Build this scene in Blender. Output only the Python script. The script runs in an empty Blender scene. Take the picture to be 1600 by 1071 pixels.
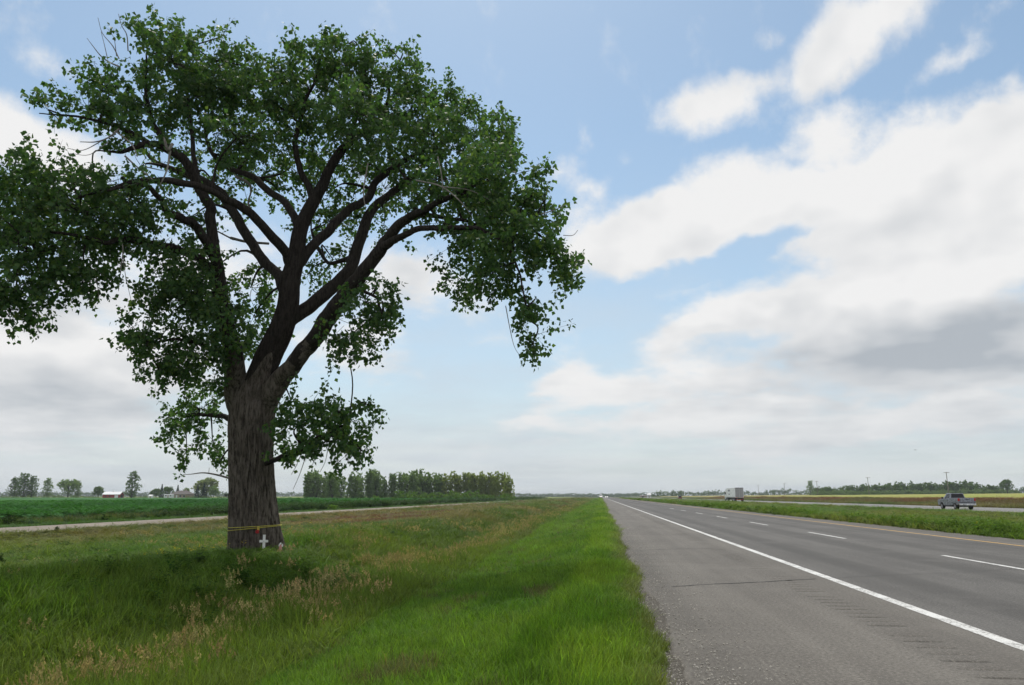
import bpy, bmesh, math, random
import numpy as np
from mathutils import Vector, Matrix

scene = bpy.context.scene
R = math.radians
random.seed(7)
RNG = np.random.default_rng(7)

# ------------------------------------------------------------------ camera
F = 1220.0                       # focal length in pixels of a 1600-wide frame
EYE = 1.35                       # eye height above the carriageway
PITCH = math.atan(240.0 / F)
YAW = math.atan(137.0 * math.cos(PITCH) / F)       # camera turned left of the road axis (+Y)
cam_data = bpy.data.cameras.new('camera')
cam_data.sensor_width = 36.0
cam_data.lens = 36.0 * F / 1600.0
cam_data.clip_start = 0.1
cam_data.clip_end = 20000.0
cam = bpy.data.objects.new('camera', cam_data)
scene.collection.objects.link(cam)
cam.location = (0, 0, EYE)
cam.rotation_euler = (math.pi / 2 + PITCH, 0, YAW)
scene.camera = cam
_fw = np.array([-math.sin(YAW) * math.cos(PITCH), math.cos(YAW) * math.cos(PITCH), math.sin(PITCH)])
_rt = np.array([math.cos(YAW), math.sin(YAW), 0.0])
_up = np.cross(_rt, _fw)
CAM = np.array([0, 0, EYE])

def ray(px, py):
    return _fw + _rt * ((px - 800.0) / F) + _up * ((535.5 - py) / F)
def at(px, py, depth):           # world point at a distance in front of the camera
    return CAM + ray(px, py) * depth
def ground_xy(px, depth):        # ground position of something seen at column px at a given distance
    p = CAM + ray(px, 775.5) * depth
    return float(p[0]), float(p[1])
def project(P):
    d = P - CAM
    z = d @ _fw
    zz = np.where(np.abs(z) < 1e-6, 1e-6, z)
    return 800 + F * (d @ _rt) / zz, 535.5 - F * (d @ _up) / zz, z
def azel(px, py):
    r = ray(px, py)
    return math.atan2(r[0], r[1]), math.asin(r[2] / np.linalg.norm(r))

# ------------------------------------------------------------------ light
SUN_AZ, SUN_EL = R(-14), R(61)   # measured from the road axis, clockwise
sun_data = bpy.data.lights.new('sun', 'SUN')
sun_data.energy = 2.7
sun_data.angle = R(3.5)
sun_data.color = (1.0, 0.95, 0.87)
sun = bpy.data.objects.new('sun', sun_data)
scene.collection.objects.link(sun)
_sd = Vector((math.sin(SUN_AZ) * math.cos(SUN_EL), math.cos(SUN_AZ) * math.cos(SUN_EL), math.sin(SUN_EL)))
sun.rotation_euler = (-_sd).to_track_quat('-Z', 'Y').to_euler()

vs = scene.view_settings
scene.display_settings.display_device = 'sRGB'
vs.view_transform = 'Standard'
vs.look = 'None'
vs.exposure = 0.0
vs.gamma = 1.0
vs.use_curve_mapping = False
scene.render.engine = 'CYCLES'
cy = scene.cycles
cy.max_bounces = 5
cy.diffuse_bounces = 2
cy.glossy_bounces = 2
cy.transmission_bounces = 4
cy.transparent_max_bounces = 6
cy.volume_bounces = 0
cy.caustics_reflective = False
cy.caustics_refractive = False
cy.use_denoising = True
scene.render.film_transparent = False

# ------------------------------------------------------------------ node helpers
class NB:
    """small wrapper that wires nodes by expression"""
    def __init__(self, tree):
        self.t = tree
    def n(self, typ, **kw):
        nd = self.t.nodes.new(typ)
        for k, v in kw.items():
            setattr(nd, k, v)
        return nd
    def put(self, sock, v):
        if isinstance(v, bpy.types.NodeSocket):
            self.t.links.new(v, sock)
        elif v is not None:
            sock.default_value = v
    def m(self, op, a, b=None, c=None, clamp=False):
        nd = self.n('ShaderNodeMath', operation=op, use_clamp=clamp)
        self.put(nd.inputs[0], a); self.put(nd.inputs[1], b); self.put(nd.inputs[2], c)
        return nd.outputs[0]
    def rng(self, v, a, b, c=0.0, d=1.0, smooth=True):
        nd = self.n('ShaderNodeMapRange', interpolation_type='SMOOTHSTEP' if smooth else 'LINEAR')
        self.put(nd.inputs[0], v)
        for i, x in enumerate((a, b, c, d)):
            self.put(nd.inputs[i + 1], x)
        return nd.outputs[0]
    def mix(self, f, a, b, mode='MIX'):
        nd = self.n('ShaderNodeMix', data_type='RGBA', blend_type=mode)
        self.put(nd.inputs[0], f)
        for s, v in ((nd.inputs[6], a), (nd.inputs[7], b)):
            if isinstance(v, (tuple, list)):
                v = tuple(v) + (1,) if len(v) == 3 else tuple(v)
            self.put(s, v)
        return nd.outputs[2]
    def noise(self, vec, scale, detail=4, rough=0.5, dist=0.0, color=False, dim='3D'):
        nd = self.n('ShaderNodeTexNoise', noise_dimensions=dim)
        if vec is not None:
            self.put(nd.inputs['Vector'], vec)
        nd.inputs['Scale'].default_value = scale
        nd.inputs['Detail'].default_value = detail
        nd.inputs['Roughness'].default_value = rough
        nd.inputs['Distortion'].default_value = dist
        return nd.outputs['Color' if color else 'Fac']
    def mapping(self, vec, loc=(0, 0, 0), rot=(0, 0, 0), scale=(1, 1, 1), typ='POINT'):
        nd = self.n('ShaderNodeMapping', vector_type=typ)
        self.put(nd.inputs['Vector'], vec)
        nd.inputs['Location'].default_value = loc
        nd.inputs['Rotation'].default_value = rot
        nd.inputs['Scale'].default_value = scale
        return nd.outputs[0]
    def vmath(self, op, a, b=None, s=None):
        nd = self.n('ShaderNodeVectorMath', operation=op)
        self.put(nd.inputs[0], a)
        if b is not None: self.put(nd.inputs[1], b)
        if s is not None: self.put(nd.inputs['Scale'], s)
        return nd.outputs[0]

# ------------------------------------------------------------------ sky: Nishita air with broken cumulus
world = bpy.data.worlds.new('World')
scene.world = world
world.use_nodes = True
wt = world.node_tree
world.cycles.sampling_method = 'MANUAL'
world.cycles.sample_map_resolution = 256
wt.nodes.clear()
B = NB(wt)
tc = B.n('ShaderNodeTexCoord').outputs['Generated']
sky = B.n('ShaderNodeTexSky', sky_type='NISHITA')
sky.sun_disc = False
sky.sun_elevation = SUN_EL
sky.sun_rotation = SUN_AZ
sky.altitude = 400
sky.air_density = 1.0
sky.dust_density = 1.0
sky.ozone_density = 1.5
sep = B.n('ShaderNodeSeparateXYZ'); B.put(sep.inputs[0], tc)
dx, dy, dz = sep.outputs
az = B.m('ARCTAN2', dx, dy)
el = B.m('ARCSINE', dz)
elp = B.m('MAXIMUM', el, 0.0)
comb = B.n('ShaderNodeCombineXYZ'); B.put(comb.inputs[0], az); B.put(comb.inputs[1], el)
P0 = comb.outputs[0]
# stretched coordinates: cloud features flatten towards the horizon
lg = B.m('MULTIPLY', B.m('LOGARITHM', B.m('ADD', elp, 0.09), math.e), 0.42)
comb2 = B.n('ShaderNodeCombineXYZ'); B.put(comb2.inputs[0], az); B.put(comb2.inputs[1], lg)
Q = comb2.outputs[0]
warp = B.vmath('SUBTRACT', B.noise(Q, 4.5, 4, 0.6, color=True), (0.5, 0.5, 0.5))
warp_s = B.vmath('MULTIPLY', warp, (0.20, 0.12, 0.0))
P = B.vmath('ADD', P0, warp_s)
_rot = {}
def frame(vec, deg):                # the sky plane turned by a few shared tilts
    if deg == 0: return vec
    key = (vec.node.name, deg)
    if key not in _rot:
        _rot[key] = B.mapping(vec, rot=(0, 0, R(-deg)))
    return _rot[key]
def total(items, vec=None, acc=None):
    vec = P if vec is None else vec
    for w, px, py, rx, ry, deg in items:
        deg = 0 if abs(deg) < 7 else (14 if deg > 0 else -10)
        a0, e0 = azel(px, py)
        ax1, _ = azel(px + rx, py); ax0, _ = azel(px - rx, py)
        _, ey1 = azel(px, py - ry); _, ey0 = azel(px, py + ry)
        ru, rv = abs(ax1 - ax0) / 2, abs(ey1 - ey0) / 2
        c_, s_ = math.cos(R(-deg)), math.sin(R(-deg))
        ca, ce = a0 * c_ - e0 * s_, a0 * s_ + e0 * c_
        nd = B.n('ShaderNodeVectorMath', operation='MULTIPLY_ADD')
        B.put(nd.inputs[0], frame(vec, deg)); nd.inputs[1].default_value = (1 / ru, 1 / rv, 0); nd.inputs[2].default_value = (-ca / ru, -ce / rv, 0)
        ln = B.n('ShaderNodeVectorMath', operation='LENGTH'); B.put(ln.inputs[0], nd.outputs[0])
        v = B.m('MULTIPLY_ADD', ln.outputs['Value'], -abs(w), abs(w))
        v = B.m('MAXIMUM', v, 0.0)
        acc = v if acc is None else B.m('ADD' if w > 0 else 'SUBTRACT', acc, v)
    return acc
# (weight, px, py, rx, ry, tilt)
CL = [(1.5, 1355, 48, 165, 80, 18), (0.42, 1290, 118, 60, 40, 0), (1.2, 1110, 165, 110, 60, 24), (0.45, 1180, 120, 70, 35, -10),
      (0.55, 1500, 95, 80, 35, 22), (0.5, 1210, 45, 40, 25, 0), (0.45, 1570, 35, 80, 30, 10), (0.6, 1595, 120, 60, 40, 20),
      (1.4, 1310, 200, 80, 62, 0), (2.2, 1420, 300, 330, 130, 12), (2.0, 1120, 330, 230, 90, 14), (1.7, 960, 365, 150, 75, 4),
      (2.0, 1590, 270, 180, 130, 10), (2.2, 1420, 450, 320, 95, 8), (1.7, 1130, 500, 220, 55, 10), (2.2, 1550, 540, 320, 90, 0),
      (1.3, 1130, 600, 330, 60, 4), (1.2, 830, 650, 120, 34, 4), (1.1, 1250, 670, 420, 40, 0), (0.9, 1020, 655, 200, 34, 2),
      (2.0, 20, 215, 190, 75, -10), (0.55, 90, 95, 60, 40, 0), (1.1, 640, 440, 150, 80, 0), (1.1, 560, 560, 130, 70, 0),
      (1.6, 120, 560, 330, 150, 0), (1.3, 60, 660, 340, 70, 0), (0.9, 300, 420, 260, 130, 0),
      (0.42, 740, 545, 50, 28, 0), (0.62, 845, 262, 60, 36, 0), (0.5, 905, 285, 42, 24, 0), (0.32, 905, 205, 34, 34, 0),
      (0.22, 880, 130, 22, 140, 24), (0.75, 880, 580, 80, 24, 8), (0.25, 970, 245, 40, 20, 0),
      (0.5, 1030, 445, 90, 34, 0), (1.0, 1480, 640, 360, 50, 0), (0.7, 930, 600, 160, 30, 4), (0.45, 1500, 105, 90, 34, 14), (-1.3, 1140, 398, 180, 28, 17), (-0.5, 720, 600, 130, 60, 0)]
dens = total(CL)
# generic broken cloud that carries on outside the frame
low = B.noise(B.mapping(Q, scale=(1, 1.3, 1)), 2.3, 2, 0.5)
inframe = B.rng(B.m('ABSOLUTE', B.m('ADD', az, YAW)), 0.62, 0.95)
high = B.rng(el, 0.62, 0.85)
outside = B.m('MAXIMUM', inframe, high)
generic = B.m('MULTIPLY', B.rng(low, 0.38, 0.60), B.m('MULTIPLY', outside, 1.8))
fine = B.m('MULTIPLY', B.m('SUBTRACT', B.noise(B.mapping(Q, scale=(1, 1.25, 1)), 8.5, 6, 0.66), 0.5), 2.3)
D = B.m('ADD', B.m('ADD', dens, generic), fine)
alpha = B.rng(D, 0.05, 1.0)
# thin high veil and layered cloud low over the horizon
veil = B.m('MULTIPLY', B.rng(el, 0.50, 0.05), B.rng(B.noise(B.mapping(Q, scale=(1, 2.2, 1)), 3.2, 4, 0.6), 0.30, 0.75))
veil = B.m('ADD', B.m('MULTIPLY', veil, 0.45), B.rng(el, 0.46, 0.08, 0.12, 0.50))
horiz = B.rng(el, 0.17, 0.01, 0.0, 0.93)
bands = B.rng(B.noise(B.mapping(Q, scale=(1, 4.5, 1)), 4.0, 4, 0.55), 0.38, 0.68)
horiz = B.m('MULTIPLY', horiz, B.m('ADD', B.m('MULTIPLY', bands, 0.25), 0.75))
# shading of the clouds: grey bases under the thick banks
grey = total([(0.95, 1500, 545, 500, 125, 4), (0.25, 1130, 635, 320, 30, 2), (0.6, 120, 470, 220, 70, 0), (0.75, 110, 620, 330, 70, 0),
              (0.3, 640, 480, 120, 30, 0), (0.25, 1350, 110, 110, 30, 10), (0.3, 1300, 690, 420, 30, 0)], vec=B.vmath('ADD', P0, B.vmath('MULTIPLY', warp, (0.35, 0.16, 0.0))))
relief = B.noise(B.mapping(Q, loc=(3.1, 1.7, 0), scale=(1, 2.0, 1)), 5.0, 4, 0.55)
grey = B.m('ADD', grey, B.m('MULTIPLY', B.rng(relief, 0.42, 0.78), B.rng(el, 0.40, 0.12, 0.10, 0.50)))
# billows: the side of each puff turned from the sun is greyer
bil0 = B.noise(B.mapping(Q, scale=(1, 1.25, 1)), 6.0, 3, 0.5)
bil1 = B.noise(B.mapping(Q, loc=(-0.020, 0.036, 0), scale=(1, 1.25, 1)), 6.0, 3, 0.5)
billow = B.m('MULTIPLY', B.m('SUBTRACT', bil1, bil0), 1.7)
thick = B.rng(D, 0.4, 1.6)
grey = B.m('ADD', grey, B.m('MULTIPLY', billow, B.m('ADD', B.m('MULTIPLY', thick, 0.7), 0.3)))
grey = B.m('MAXIMUM', B.m('MINIMUM', grey, 1.0), 0.0)
ccol = B.mix(grey, (0.88, 0.88, 0.88), (0.45, 0.49, 0.535))
hcol = B.mix(B.rng(relief, 0.35, 0.75), (0.70, 0.735, 0.755), (0.55, 0.60, 0.64))
base = B.mix(1.0, sky.outputs[0], (0.130, 0.142, 0.132), 'MULTIPLY')
c1 = B.mix(veil, base, (0.60, 0.68, 0.76))
c2 = B.mix(alpha, c1, ccol)
c3 = B.mix(horiz, c2, hcol)
c3 = B.mix(B.m('MULTIPLY', B.m('MULTIPLY', alpha, horiz), 0.35), c3, ccol)
bg = B.n('ShaderNodeBackground')
B.put(bg.inputs['Color'], c3)
bg.inputs['Strength'].default_value = 1.0
B.t.links.new(bg.outputs[0], B.n('ShaderNodeOutputWorld').inputs[0])

# ------------------------------------------------------------------ object helpers
COL = scene.collection
def tag(o, label=None, cat=None, group=None, kind=None):
    if label: o['label'] = label
    if cat: o['category'] = cat
    if group: o['group'] = group
    if kind: o['kind'] = kind
    return o
def link(name, data, parent=None):
    o = bpy.data.objects.new(name, data)
    COL.objects.link(o)
    if parent is not None:
        o.parent = parent
    return o
def empty(name, loc=(0, 0, 0), rz=0.0, label=None, cat=None, group=None):
    o = link(name, None)
    o.empty_display_size = 0.1
    o.location = loc
    o.rotation_euler = (0, 0, rz)
    return tag(o, label, cat, group)
def np_mesh(name, V, Fc, mat=None, smooth=False):
    """V (n,3), Fc (m,k) arrays with the same k for every face"""
    V = np.ascontiguousarray(V, dtype=np.float32); Fc = np.ascontiguousarray(Fc, dtype=np.int32)
    me = bpy.data.meshes.new(name)
    m, k = Fc.shape
    me.vertices.add(len(V)); me.loops.add(m * k); me.polygons.add(m)
    me.vertices.foreach_set('co', V.ravel())
    me.loops.foreach_set('vertex_index', Fc.ravel())
    me.polygons.foreach_set('loop_start', np.arange(0, m * k, k, dtype=np.int32))
    me.polygons.foreach_set('loop_total', np.full(m, k, dtype=np.int32))
    if smooth:
        me.polygons.foreach_set('use_smooth', np.ones(m, dtype=bool))
    me.update(calc_edges=True)
    if mat is not None:
        me.materials.append(mat)
    return me
class MB:
    """collects boxes, prisms, tubes, lathes and links them as one mesh object"""
    def __init__(self):
        self.v = []; self.f = []
    def add(self, V, Fs):
        o = len(self.v)
        self.v += [tuple(float(c) for c in p) for p in V]
        self.f += [tuple(i + o for i in f) for f in Fs]
        return self
    def box(self, x0, x1, y0, y1, z0, z1):
        V = [(x, y, z) for z in (z0, z1) for y in (y0, y1) for x in (x0, x1)]
        return self.add(V, [(0, 2, 3, 1), (4, 5, 7, 6), (0, 1, 5, 4), (2, 6, 7, 3), (0, 4, 6, 2), (1, 3, 7, 5)])
    def hull(self, bottom, top):      # two rings with the same count, bottom anticlockwise
        n = len(bottom)
        Fs = [tuple(range(n - 1, -1, -1)), tuple(range(n, 2 * n))]
        Fs += [(i, (i + 1) % n, n + (i + 1) % n, n + i) for i in range(n)]
        return self.add(list(bottom) + list(top), Fs)
    def prism_x(self, poly, x0, x1):  # poly of (y,z), extruded across x
        n = len(poly)
        V = [(x0, y, z) for y, z in poly] + [(x1, y, z) for y, z in poly]
        Fs = [tuple(range(n)), tuple(range(2 * n - 1, n - 1, -1))]
        Fs += [(i, n + i, n + (i + 1) % n, (i + 1) % n) for i in range(n)]
        return self.add(V, Fs)
    def cyl(self, p0, p1, r0, r1=None, n=12):
        r1 = r0 if r1 is None else r1
        a = Vector(p0); b = Vector(p1); d = (b - a).normalized()
        q = d.to_track_quat('Z', 'Y')
        V = []
        for c, r in ((a, r0), (b, r1)):
            for i in range(n):
                t = 2 * math.pi * i / n
                V.append(c + q @ Vector((r * math.cos(t), r * math.sin(t), 0)))
        Fs = [tuple(range(n - 1, -1, -1)), tuple(range(n, 2 * n))]
        Fs += [(i, (i + 1) % n, n + (i + 1) % n, n + i) for i in range(n)]
        return self.add(V, Fs)
    def lathe_x(self, prof, cx, cy, cz, n=20):   # prof of (x, r) closed around the x axis
        k = len(prof); V = []; Fs = []
        for i in range(n):
            t = 2 * math.pi * i / n
            for x, r in prof:
                V.append((cx + x, cy + r * math.cos(t), cz + r * math.sin(t)))
        for i in range(n):
            for j in range(k - 1):
                a = i * k + j; b = ((i + 1) % n) * k + j
                Fs.append((a, a + 1, b + 1, b))
        return self.add(V, Fs)
    def mesh(self, name, mat, smooth=False):
        me = bpy.data.meshes.new(name)
        me.from_pydata(self.v, [], self.f)
        me.materials.append(mat)
        bm = bmesh.new(); bm.from_mesh(me)
        bmesh.ops.recalc_face_normals(bm, faces=bm.faces)
        bm.to_mesh(me); bm.free()
        if smooth:
            me.polygons.foreach_set('use_smooth', np.ones(len(me.polygons), dtype=bool))
        me.update()
        return me
    def build(self, name, mat, parent=None, smooth=False, bevel=0.0, seg=2):
        o = link(name, self.mesh(name, mat, smooth), parent)
        if bevel:
            bv = o.modifiers.new('bevel', 'BEVEL'); bv.width = bevel; bv.segments = seg; bv.limit_method = 'ANGLE'
            bv.angle_limit = R(35)
        return o

def _hash(ix, iy, seed):
    h = (ix.astype(np.int64) * 374761393 + iy.astype(np.int64) * 668265263 + seed * 982451653) & 0xFFFFFFFF
    h = ((h ^ (h >> 13)) * 1274126177) & 0xFFFFFFFF
    return ((h ^ (h >> 16)) & 0xFFFF) / 65535.0
def vnoise(x, y, seed=0):
    x = np.asarray(x, float); y = np.asarray(y, float)
    ix = np.floor(x); iy = np.floor(y); fx = x - ix; fy = y - iy
    fx = fx * fx * (3 - 2 * fx); fy = fy * fy * (3 - 2 * fy)
    a = _hash(ix, iy, seed); b = _hash(ix + 1, iy, seed); c = _hash(ix, iy + 1, seed); d = _hash(ix + 1, iy + 1, seed)
    return (a * (1 - fx) + b * fx) * (1 - fy) + (c * (1 - fx) + d * fx) * fy
def fbm(x, y, seed=0, octv=4, gain=0.5):
    s = 0; a = 1; t = 0
    for i in range(octv):
        s = s + a * vnoise(x * 2 ** i + 17.3 * i, y * 2 ** i + 5.1 * i, seed + i); t += a; a *= gain
    return s / t
def sstep(a, b, x):
    t = np.clip((np.asarray(x, float) - a) / (b - a), 0, 1)
    return t * t * (3 - 2 * t)

# ------------------------------------------------------------------ materials
def new_mat(name):
    m = bpy.data.materials.new(name); m.use_nodes = True
    m.node_tree.nodes.clear()
    b = NB(m.node_tree)
    out = b.n('ShaderNodeOutputMaterial')
    return m, b, out
def bsdf(b, color, rough=0.6, spec=0.3, metal=0.0, normal=None):
    p = b.n('ShaderNodeBsdfPrincipled')
    if isinstance(color, tuple): color = color + (1,) if len(color) == 3 else color
    b.put(p.inputs['Base Color'], color)
    b.put(p.inputs['Roughness'], rough)
    b.put(p.inputs['Specular IOR Level'], spec)
    p.inputs['Metallic'].default_value = metal
    if normal is not None: b.put(p.inputs['Normal'], normal)
    return p
def bump(b, h, strength=0.5, dist=0.02):
    nd = b.n('ShaderNodeBump'); nd.inputs['Strength'].default_value = strength; nd.inputs['Distance'].default_value = dist
    b.put(nd.inputs['Height'], h)
    return nd.outputs[0]
def pos(b):
    return b.n('ShaderNodeNewGeometry').outputs['Position']
def plain(name, col, rough=0.5, spec=0.4, metal=0.0, var=0.12, scale=6.0):
    m, b, out = new_mat(name)
    oc = b.n('ShaderNodeTexCoord').outputs['Object']
    nz = b.noise(oc, scale, 4, 0.6)
    c = b.mix(b.rng(nz, 0.3, 0.7), tuple(x * (1 - var) for x in col), tuple(min(1, x * (1 + var)) for x in col))
    rr = b.rng(nz, 0.2, 0.8, max(0.02, rough - 0.08), min(1, rough + 0.08))
    p = bsdf(b, c, rr, spec, metal)
    b.t.links.new(p.outputs[0], out.inputs[0])
    return m
def foliage(name, cols, trans=0.35, rough=0.5, spec=0.35, patch=0.0):
    """cols: list of 3-4 colours picked per leaf"""
    m, b, out = new_mat(name)
    geo = b.n('ShaderNodeNewGeometry')
    r = b.n('ShaderNodeValToRGB')
    r.color_ramp.interpolation = 'LINEAR'
    els = r.color_ramp.elements
    while len(els) < len(cols): els.new(0.5)
    for i, c in enumerate(cols):
        els[i].position = i / (len(cols) - 1); els[i].color = (*c, 1)
    b.put(r.inputs[0], geo.outputs['Random Per Island'])
    c = r.outputs[0]
    if patch:
        nz = b.noise(geo.outputs['Position'], patch, 3, 0.5)
        c = b.mix(1.0, c, b.mix(b.rng(nz, 0.3, 0.7), (0.7, 0.75, 0.7), (1.25, 1.2, 1.0)), 'MULTIPLY')
    p = bsdf(b, c, rough, spec)
    t = b.n('ShaderNodeBsdfTranslucent')
    b.put(t.inputs[0], b.mix(1.0, c, (1.35, 1.45, 0.7), 'MULTIPLY'))
    mx = b.n('ShaderNodeMixShader'); mx.inputs[0].default_value = trans
    b.t.links.new(p.outputs[0], mx.inputs[1]); b.t.links.new(t.outputs[0], mx.inputs[2])
    b.t.links.new(mx.outputs[0], out.inputs[0])
    return m
def blade_mat(name, trans=0.3, rough=0.55, spec=0.25, var=0.45):
    """grass blades: colour comes from the plant's own tint, varied per blade"""
    m, b, out = new_mat(name)
    at_ = b.n('ShaderNodeAttribute', attribute_type='INSTANCER', attribute_name='tint')
    geo = b.n('ShaderNodeNewGeometry')
    v = b.rng(geo.outputs['Random Per Island'], 0, 1, 1 - var, 1 + var, smooth=False)
    cc = b.n('ShaderNodeCombineXYZ')
    for i in range(3): b.put(cc.inputs[i], v)
    c = b.mix(1.0, at_.outputs['Color'], cc.outputs[0], 'MULTIPLY')
    p = bsdf(b, c, rough, spec)
    t = b.n('ShaderNodeBsdfTranslucent')
    b.put(t.inputs[0], b.mix(1.0, c, (1.25, 1.3, 0.8), 'MULTIPLY'))
    mx = b.n('ShaderNodeMixShader'); mx.inputs[0].default_value = trans
    b.t.links.new(p.outputs[0], mx.inputs[1]); b.t.links.new(t.outputs[0], mx.inputs[2])
    b.t.links.new(mx.outputs[0], out.inputs[0])
    return m

def mat_asphalt(name, dark, light, speck, wear=True):
    m, b, out = new_mat(name)
    ps = pos(b)
    fine = b.noise(ps, 30.0, 4, 0.8)
    grain = b.noise(ps, 160.0, 2, 0.6)
    patch = b.noise(b.mapping(ps, scale=(1.0, 0.22, 1)), 0.9, 5, 0.6)
    c = b.mix(b.rng(patch, 0.32, 0.68), dark, light)
    c = b.mix(b.m('MULTIPLY', b.rng(fine, 0.51, 0.66), 0.75), c, speck)
    c = b.mix(b.m('MULTIPLY', b.rng(fine, 0.49, 0.36), 0.65), c, tuple(x * 0.40 for x in dark))
    c = b.mix(b.m('MULTIPLY', b.rng(grain, 0.56, 0.70), 0.6), c, tuple(min(1, x * 1.5) for x in speck))
    if wear:
        sx = b.n('ShaderNodeSeparateXYZ'); b.put(sx.inputs[0], ps)
        streak = b.noise(b.mapping(ps, scale=(1.0, 0.012, 1)), 1.7, 4, 0.55)
        c = b.mix(b.rng(streak, 0.35, 0.7, 0.0, 0.45), c, tuple(x * 0.70 for x in dark))
        # tyre-polished wheel paths, two to a lane
        trk = b.m('COSINE', b.m('MULTIPLY_ADD', sx.outputs[0], 2 * math.pi / 1.9, -2 * math.pi * 4.95 / 1.9))
        lane = b.rng(sx.outputs[0], 3.9, 4.3)
        c = b.mix(b.m('MULTIPLY', b.m('MULTIPLY', b.rng(trk, -0.2, 0.9), lane), b.rng(patch, 0.25, 0.6, 0.18, 0.42)), c, tuple(x * 0.62 for x in dark))
        blot = b.noise(ps, 0.35, 5, 0.65)
        c = b.mix(b.rng(blot, 0.50, 0.66, 0.0, 0.30), c, tuple(x * 1.25 for x in light))
    h = b.m('ADD', fine, b.m('MULTIPLY', grain, 0.5))
    p = bsdf(b, c, 0.82, 0.25, normal=bump(b, h, 0.55, 0.012))
    b.t.links.new(p.outputs[0], out.inputs[0])
    return m
M = {}
M['shoulder'] = mat_asphalt('shoulder_asphalt', (0.108, 0.099, 0.087), (0.150, 0.139, 0.122), (0.28, 0.26, 0.228))
M['asphalt'] = mat_asphalt('lane_asphalt', (0.083, 0.079, 0.074), (0.120, 0.115, 0.107), (0.235, 0.225, 0.208))
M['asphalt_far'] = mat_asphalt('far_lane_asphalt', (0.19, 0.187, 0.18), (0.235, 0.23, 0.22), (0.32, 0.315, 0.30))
def mat_paint(name, col):
    m, b, out = new_mat(name)
    ps = pos(b)
    nz = b.noise(ps, 30.0, 5, 0.7); n2 = b.noise(ps, 3.0, 3, 0.6)
    c = b.mix(b.rng(b.m('ADD', nz, b.m('MULTIPLY', n2, 0.5)), 0.74, 0.90), col, (0.17, 0.16, 0.145))
    c = b.mix(b.rng(n2, 0.3, 0.7, 0.0, 0.25), c, tuple(x * 0.75 for x in col))
    p = bsdf(b, c, 0.7, 0.3, normal=bump(b, nz, 0.3, 0.004))
    b.t.links.new(p.outputs[0], out.inputs[0])
    return m
M['white_paint'] = mat_paint('white_road_paint', (0.66, 0.66, 0.64))
M['yellow_paint'] = mat_paint('yellow_road_paint', (0.60, 0.36, 0.09))
M['tar'] = plain('crack_tar', (0.045, 0.043, 0.04), 0.7, 0.2, scale=20)
def mat_gravel(name, a, c2, scale=14.0):
    m, b, out = new_mat(name)
    ps = pos(b)
    vor = b.n('ShaderNodeTexVoronoi'); b.put(vor.inputs['Vector'], ps); vor.inputs['Scale'].default_value = scale * 4
    nz = b.noise(ps, scale, 6, 0.7); big = b.noise(ps, 0.5, 4, 0.6)
    sepc = b.n('ShaderNodeSeparateColor'); b.put(sepc.inputs[0], vor.outputs['Color'])
    c = b.mix(b.m('MULTIPLY', sepc.outputs[0], 0.8), a, c2)
    c = b.mix(b.rng(big, 0.3, 0.7, 0.0, 0.5), c, tuple(x * 0.6 for x in a))
    h = b.m('ADD', vor.outputs['Distance'], nz)
    p = bsdf(b, c, 0.9, 0.15, normal=bump(b, h, 0.8, 0.02))
    b.t.links.new(p.outputs[0], out.inputs[0])
    return m
M['gravel'] = mat_gravel('roadside_gravel', (0.075, 0.068, 0.057), (0.20, 0.185, 0.16))
M['gravel_road'] = mat_gravel('gravel_road', (0.24, 0.208, 0.172), (0.34, 0.298, 0.25), 5.0)
def mat_ground():
    m, b, out = new_mat('grassy_ground')
    ps = pos(b)
    n1 = b.noise(ps, 0.10, 5, 0.6); n2 = b.noise(ps, 1.4, 5, 0.65); n3 = b.noise(ps, 9.0, 4, 0.7)
    c = b.mix(b.rng(n1, 0.35, 0.65), (0.050, 0.088, 0.018), (0.095, 0.098, 0.030))
    c = b.mix(b.rng(n2, 0.40, 0.70, 0.0, 0.6), c, (0.035, 0.050, 0.014))
    c = b.mix(b.rng(n3, 0.45, 0.75, 0.0, 0.5), c, (0.10, 0.085, 0.035))
    p = bsdf(b, c, 0.95, 0.1, normal=bump(b, b.m('ADD', n2, n3), 0.8, 0.15))
    b.t.links.new(p.outputs[0], out.inputs[0])
    return m
M['ground'] = mat_ground()
def mat_field(name, a, c2, c3, sx=0.004, sy=0.03, row=0.0):
    m, b, out = new_mat(name)
    ps = pos(b)
    n1 = b.noise(b.mapping(ps, scale=(sx * 8, sy, 1)), 1.0, 4, 0.55)
    n2 = b.noise(b.mapping(ps, scale=(0.8, 0.8, 1)), 1.0, 5, 0.7)
    c = b.mix(b.rng(n1, 0.36, 0.64), a, c2)
    c = b.mix(b.rng(n2, 0.45, 0.75, 0.0, 0.7), c, c3)
    p = bsdf(b, c, 0.9, 0.15, normal=bump(b, n2, 0.9, 0.4))
    b.t.links.new(p.outputs[0], out.inputs[0])
    return m
M['soy'] = mat_field('soybean_leaves', (0.028, 0.105, 0.022), (0.044, 0.142, 0.028), (0.020, 0.080, 0.016))
M['ripe'] = mat_field('ripening_field', (0.25, 0.29, 0.06), (0.32, 0.29, 0.085), (0.19, 0.235, 0.045))
M['stubble'] = mat_field('straw_field', (0.30, 0.235, 0.10), (0.24, 0.24, 0.07), (0.20, 0.17, 0.07))
M['meadow'] = mat_field('far_meadow', (0.14, 0.20, 0.045), (0.20, 0.22, 0.06), (0.10, 0.15, 0.03))

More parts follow.
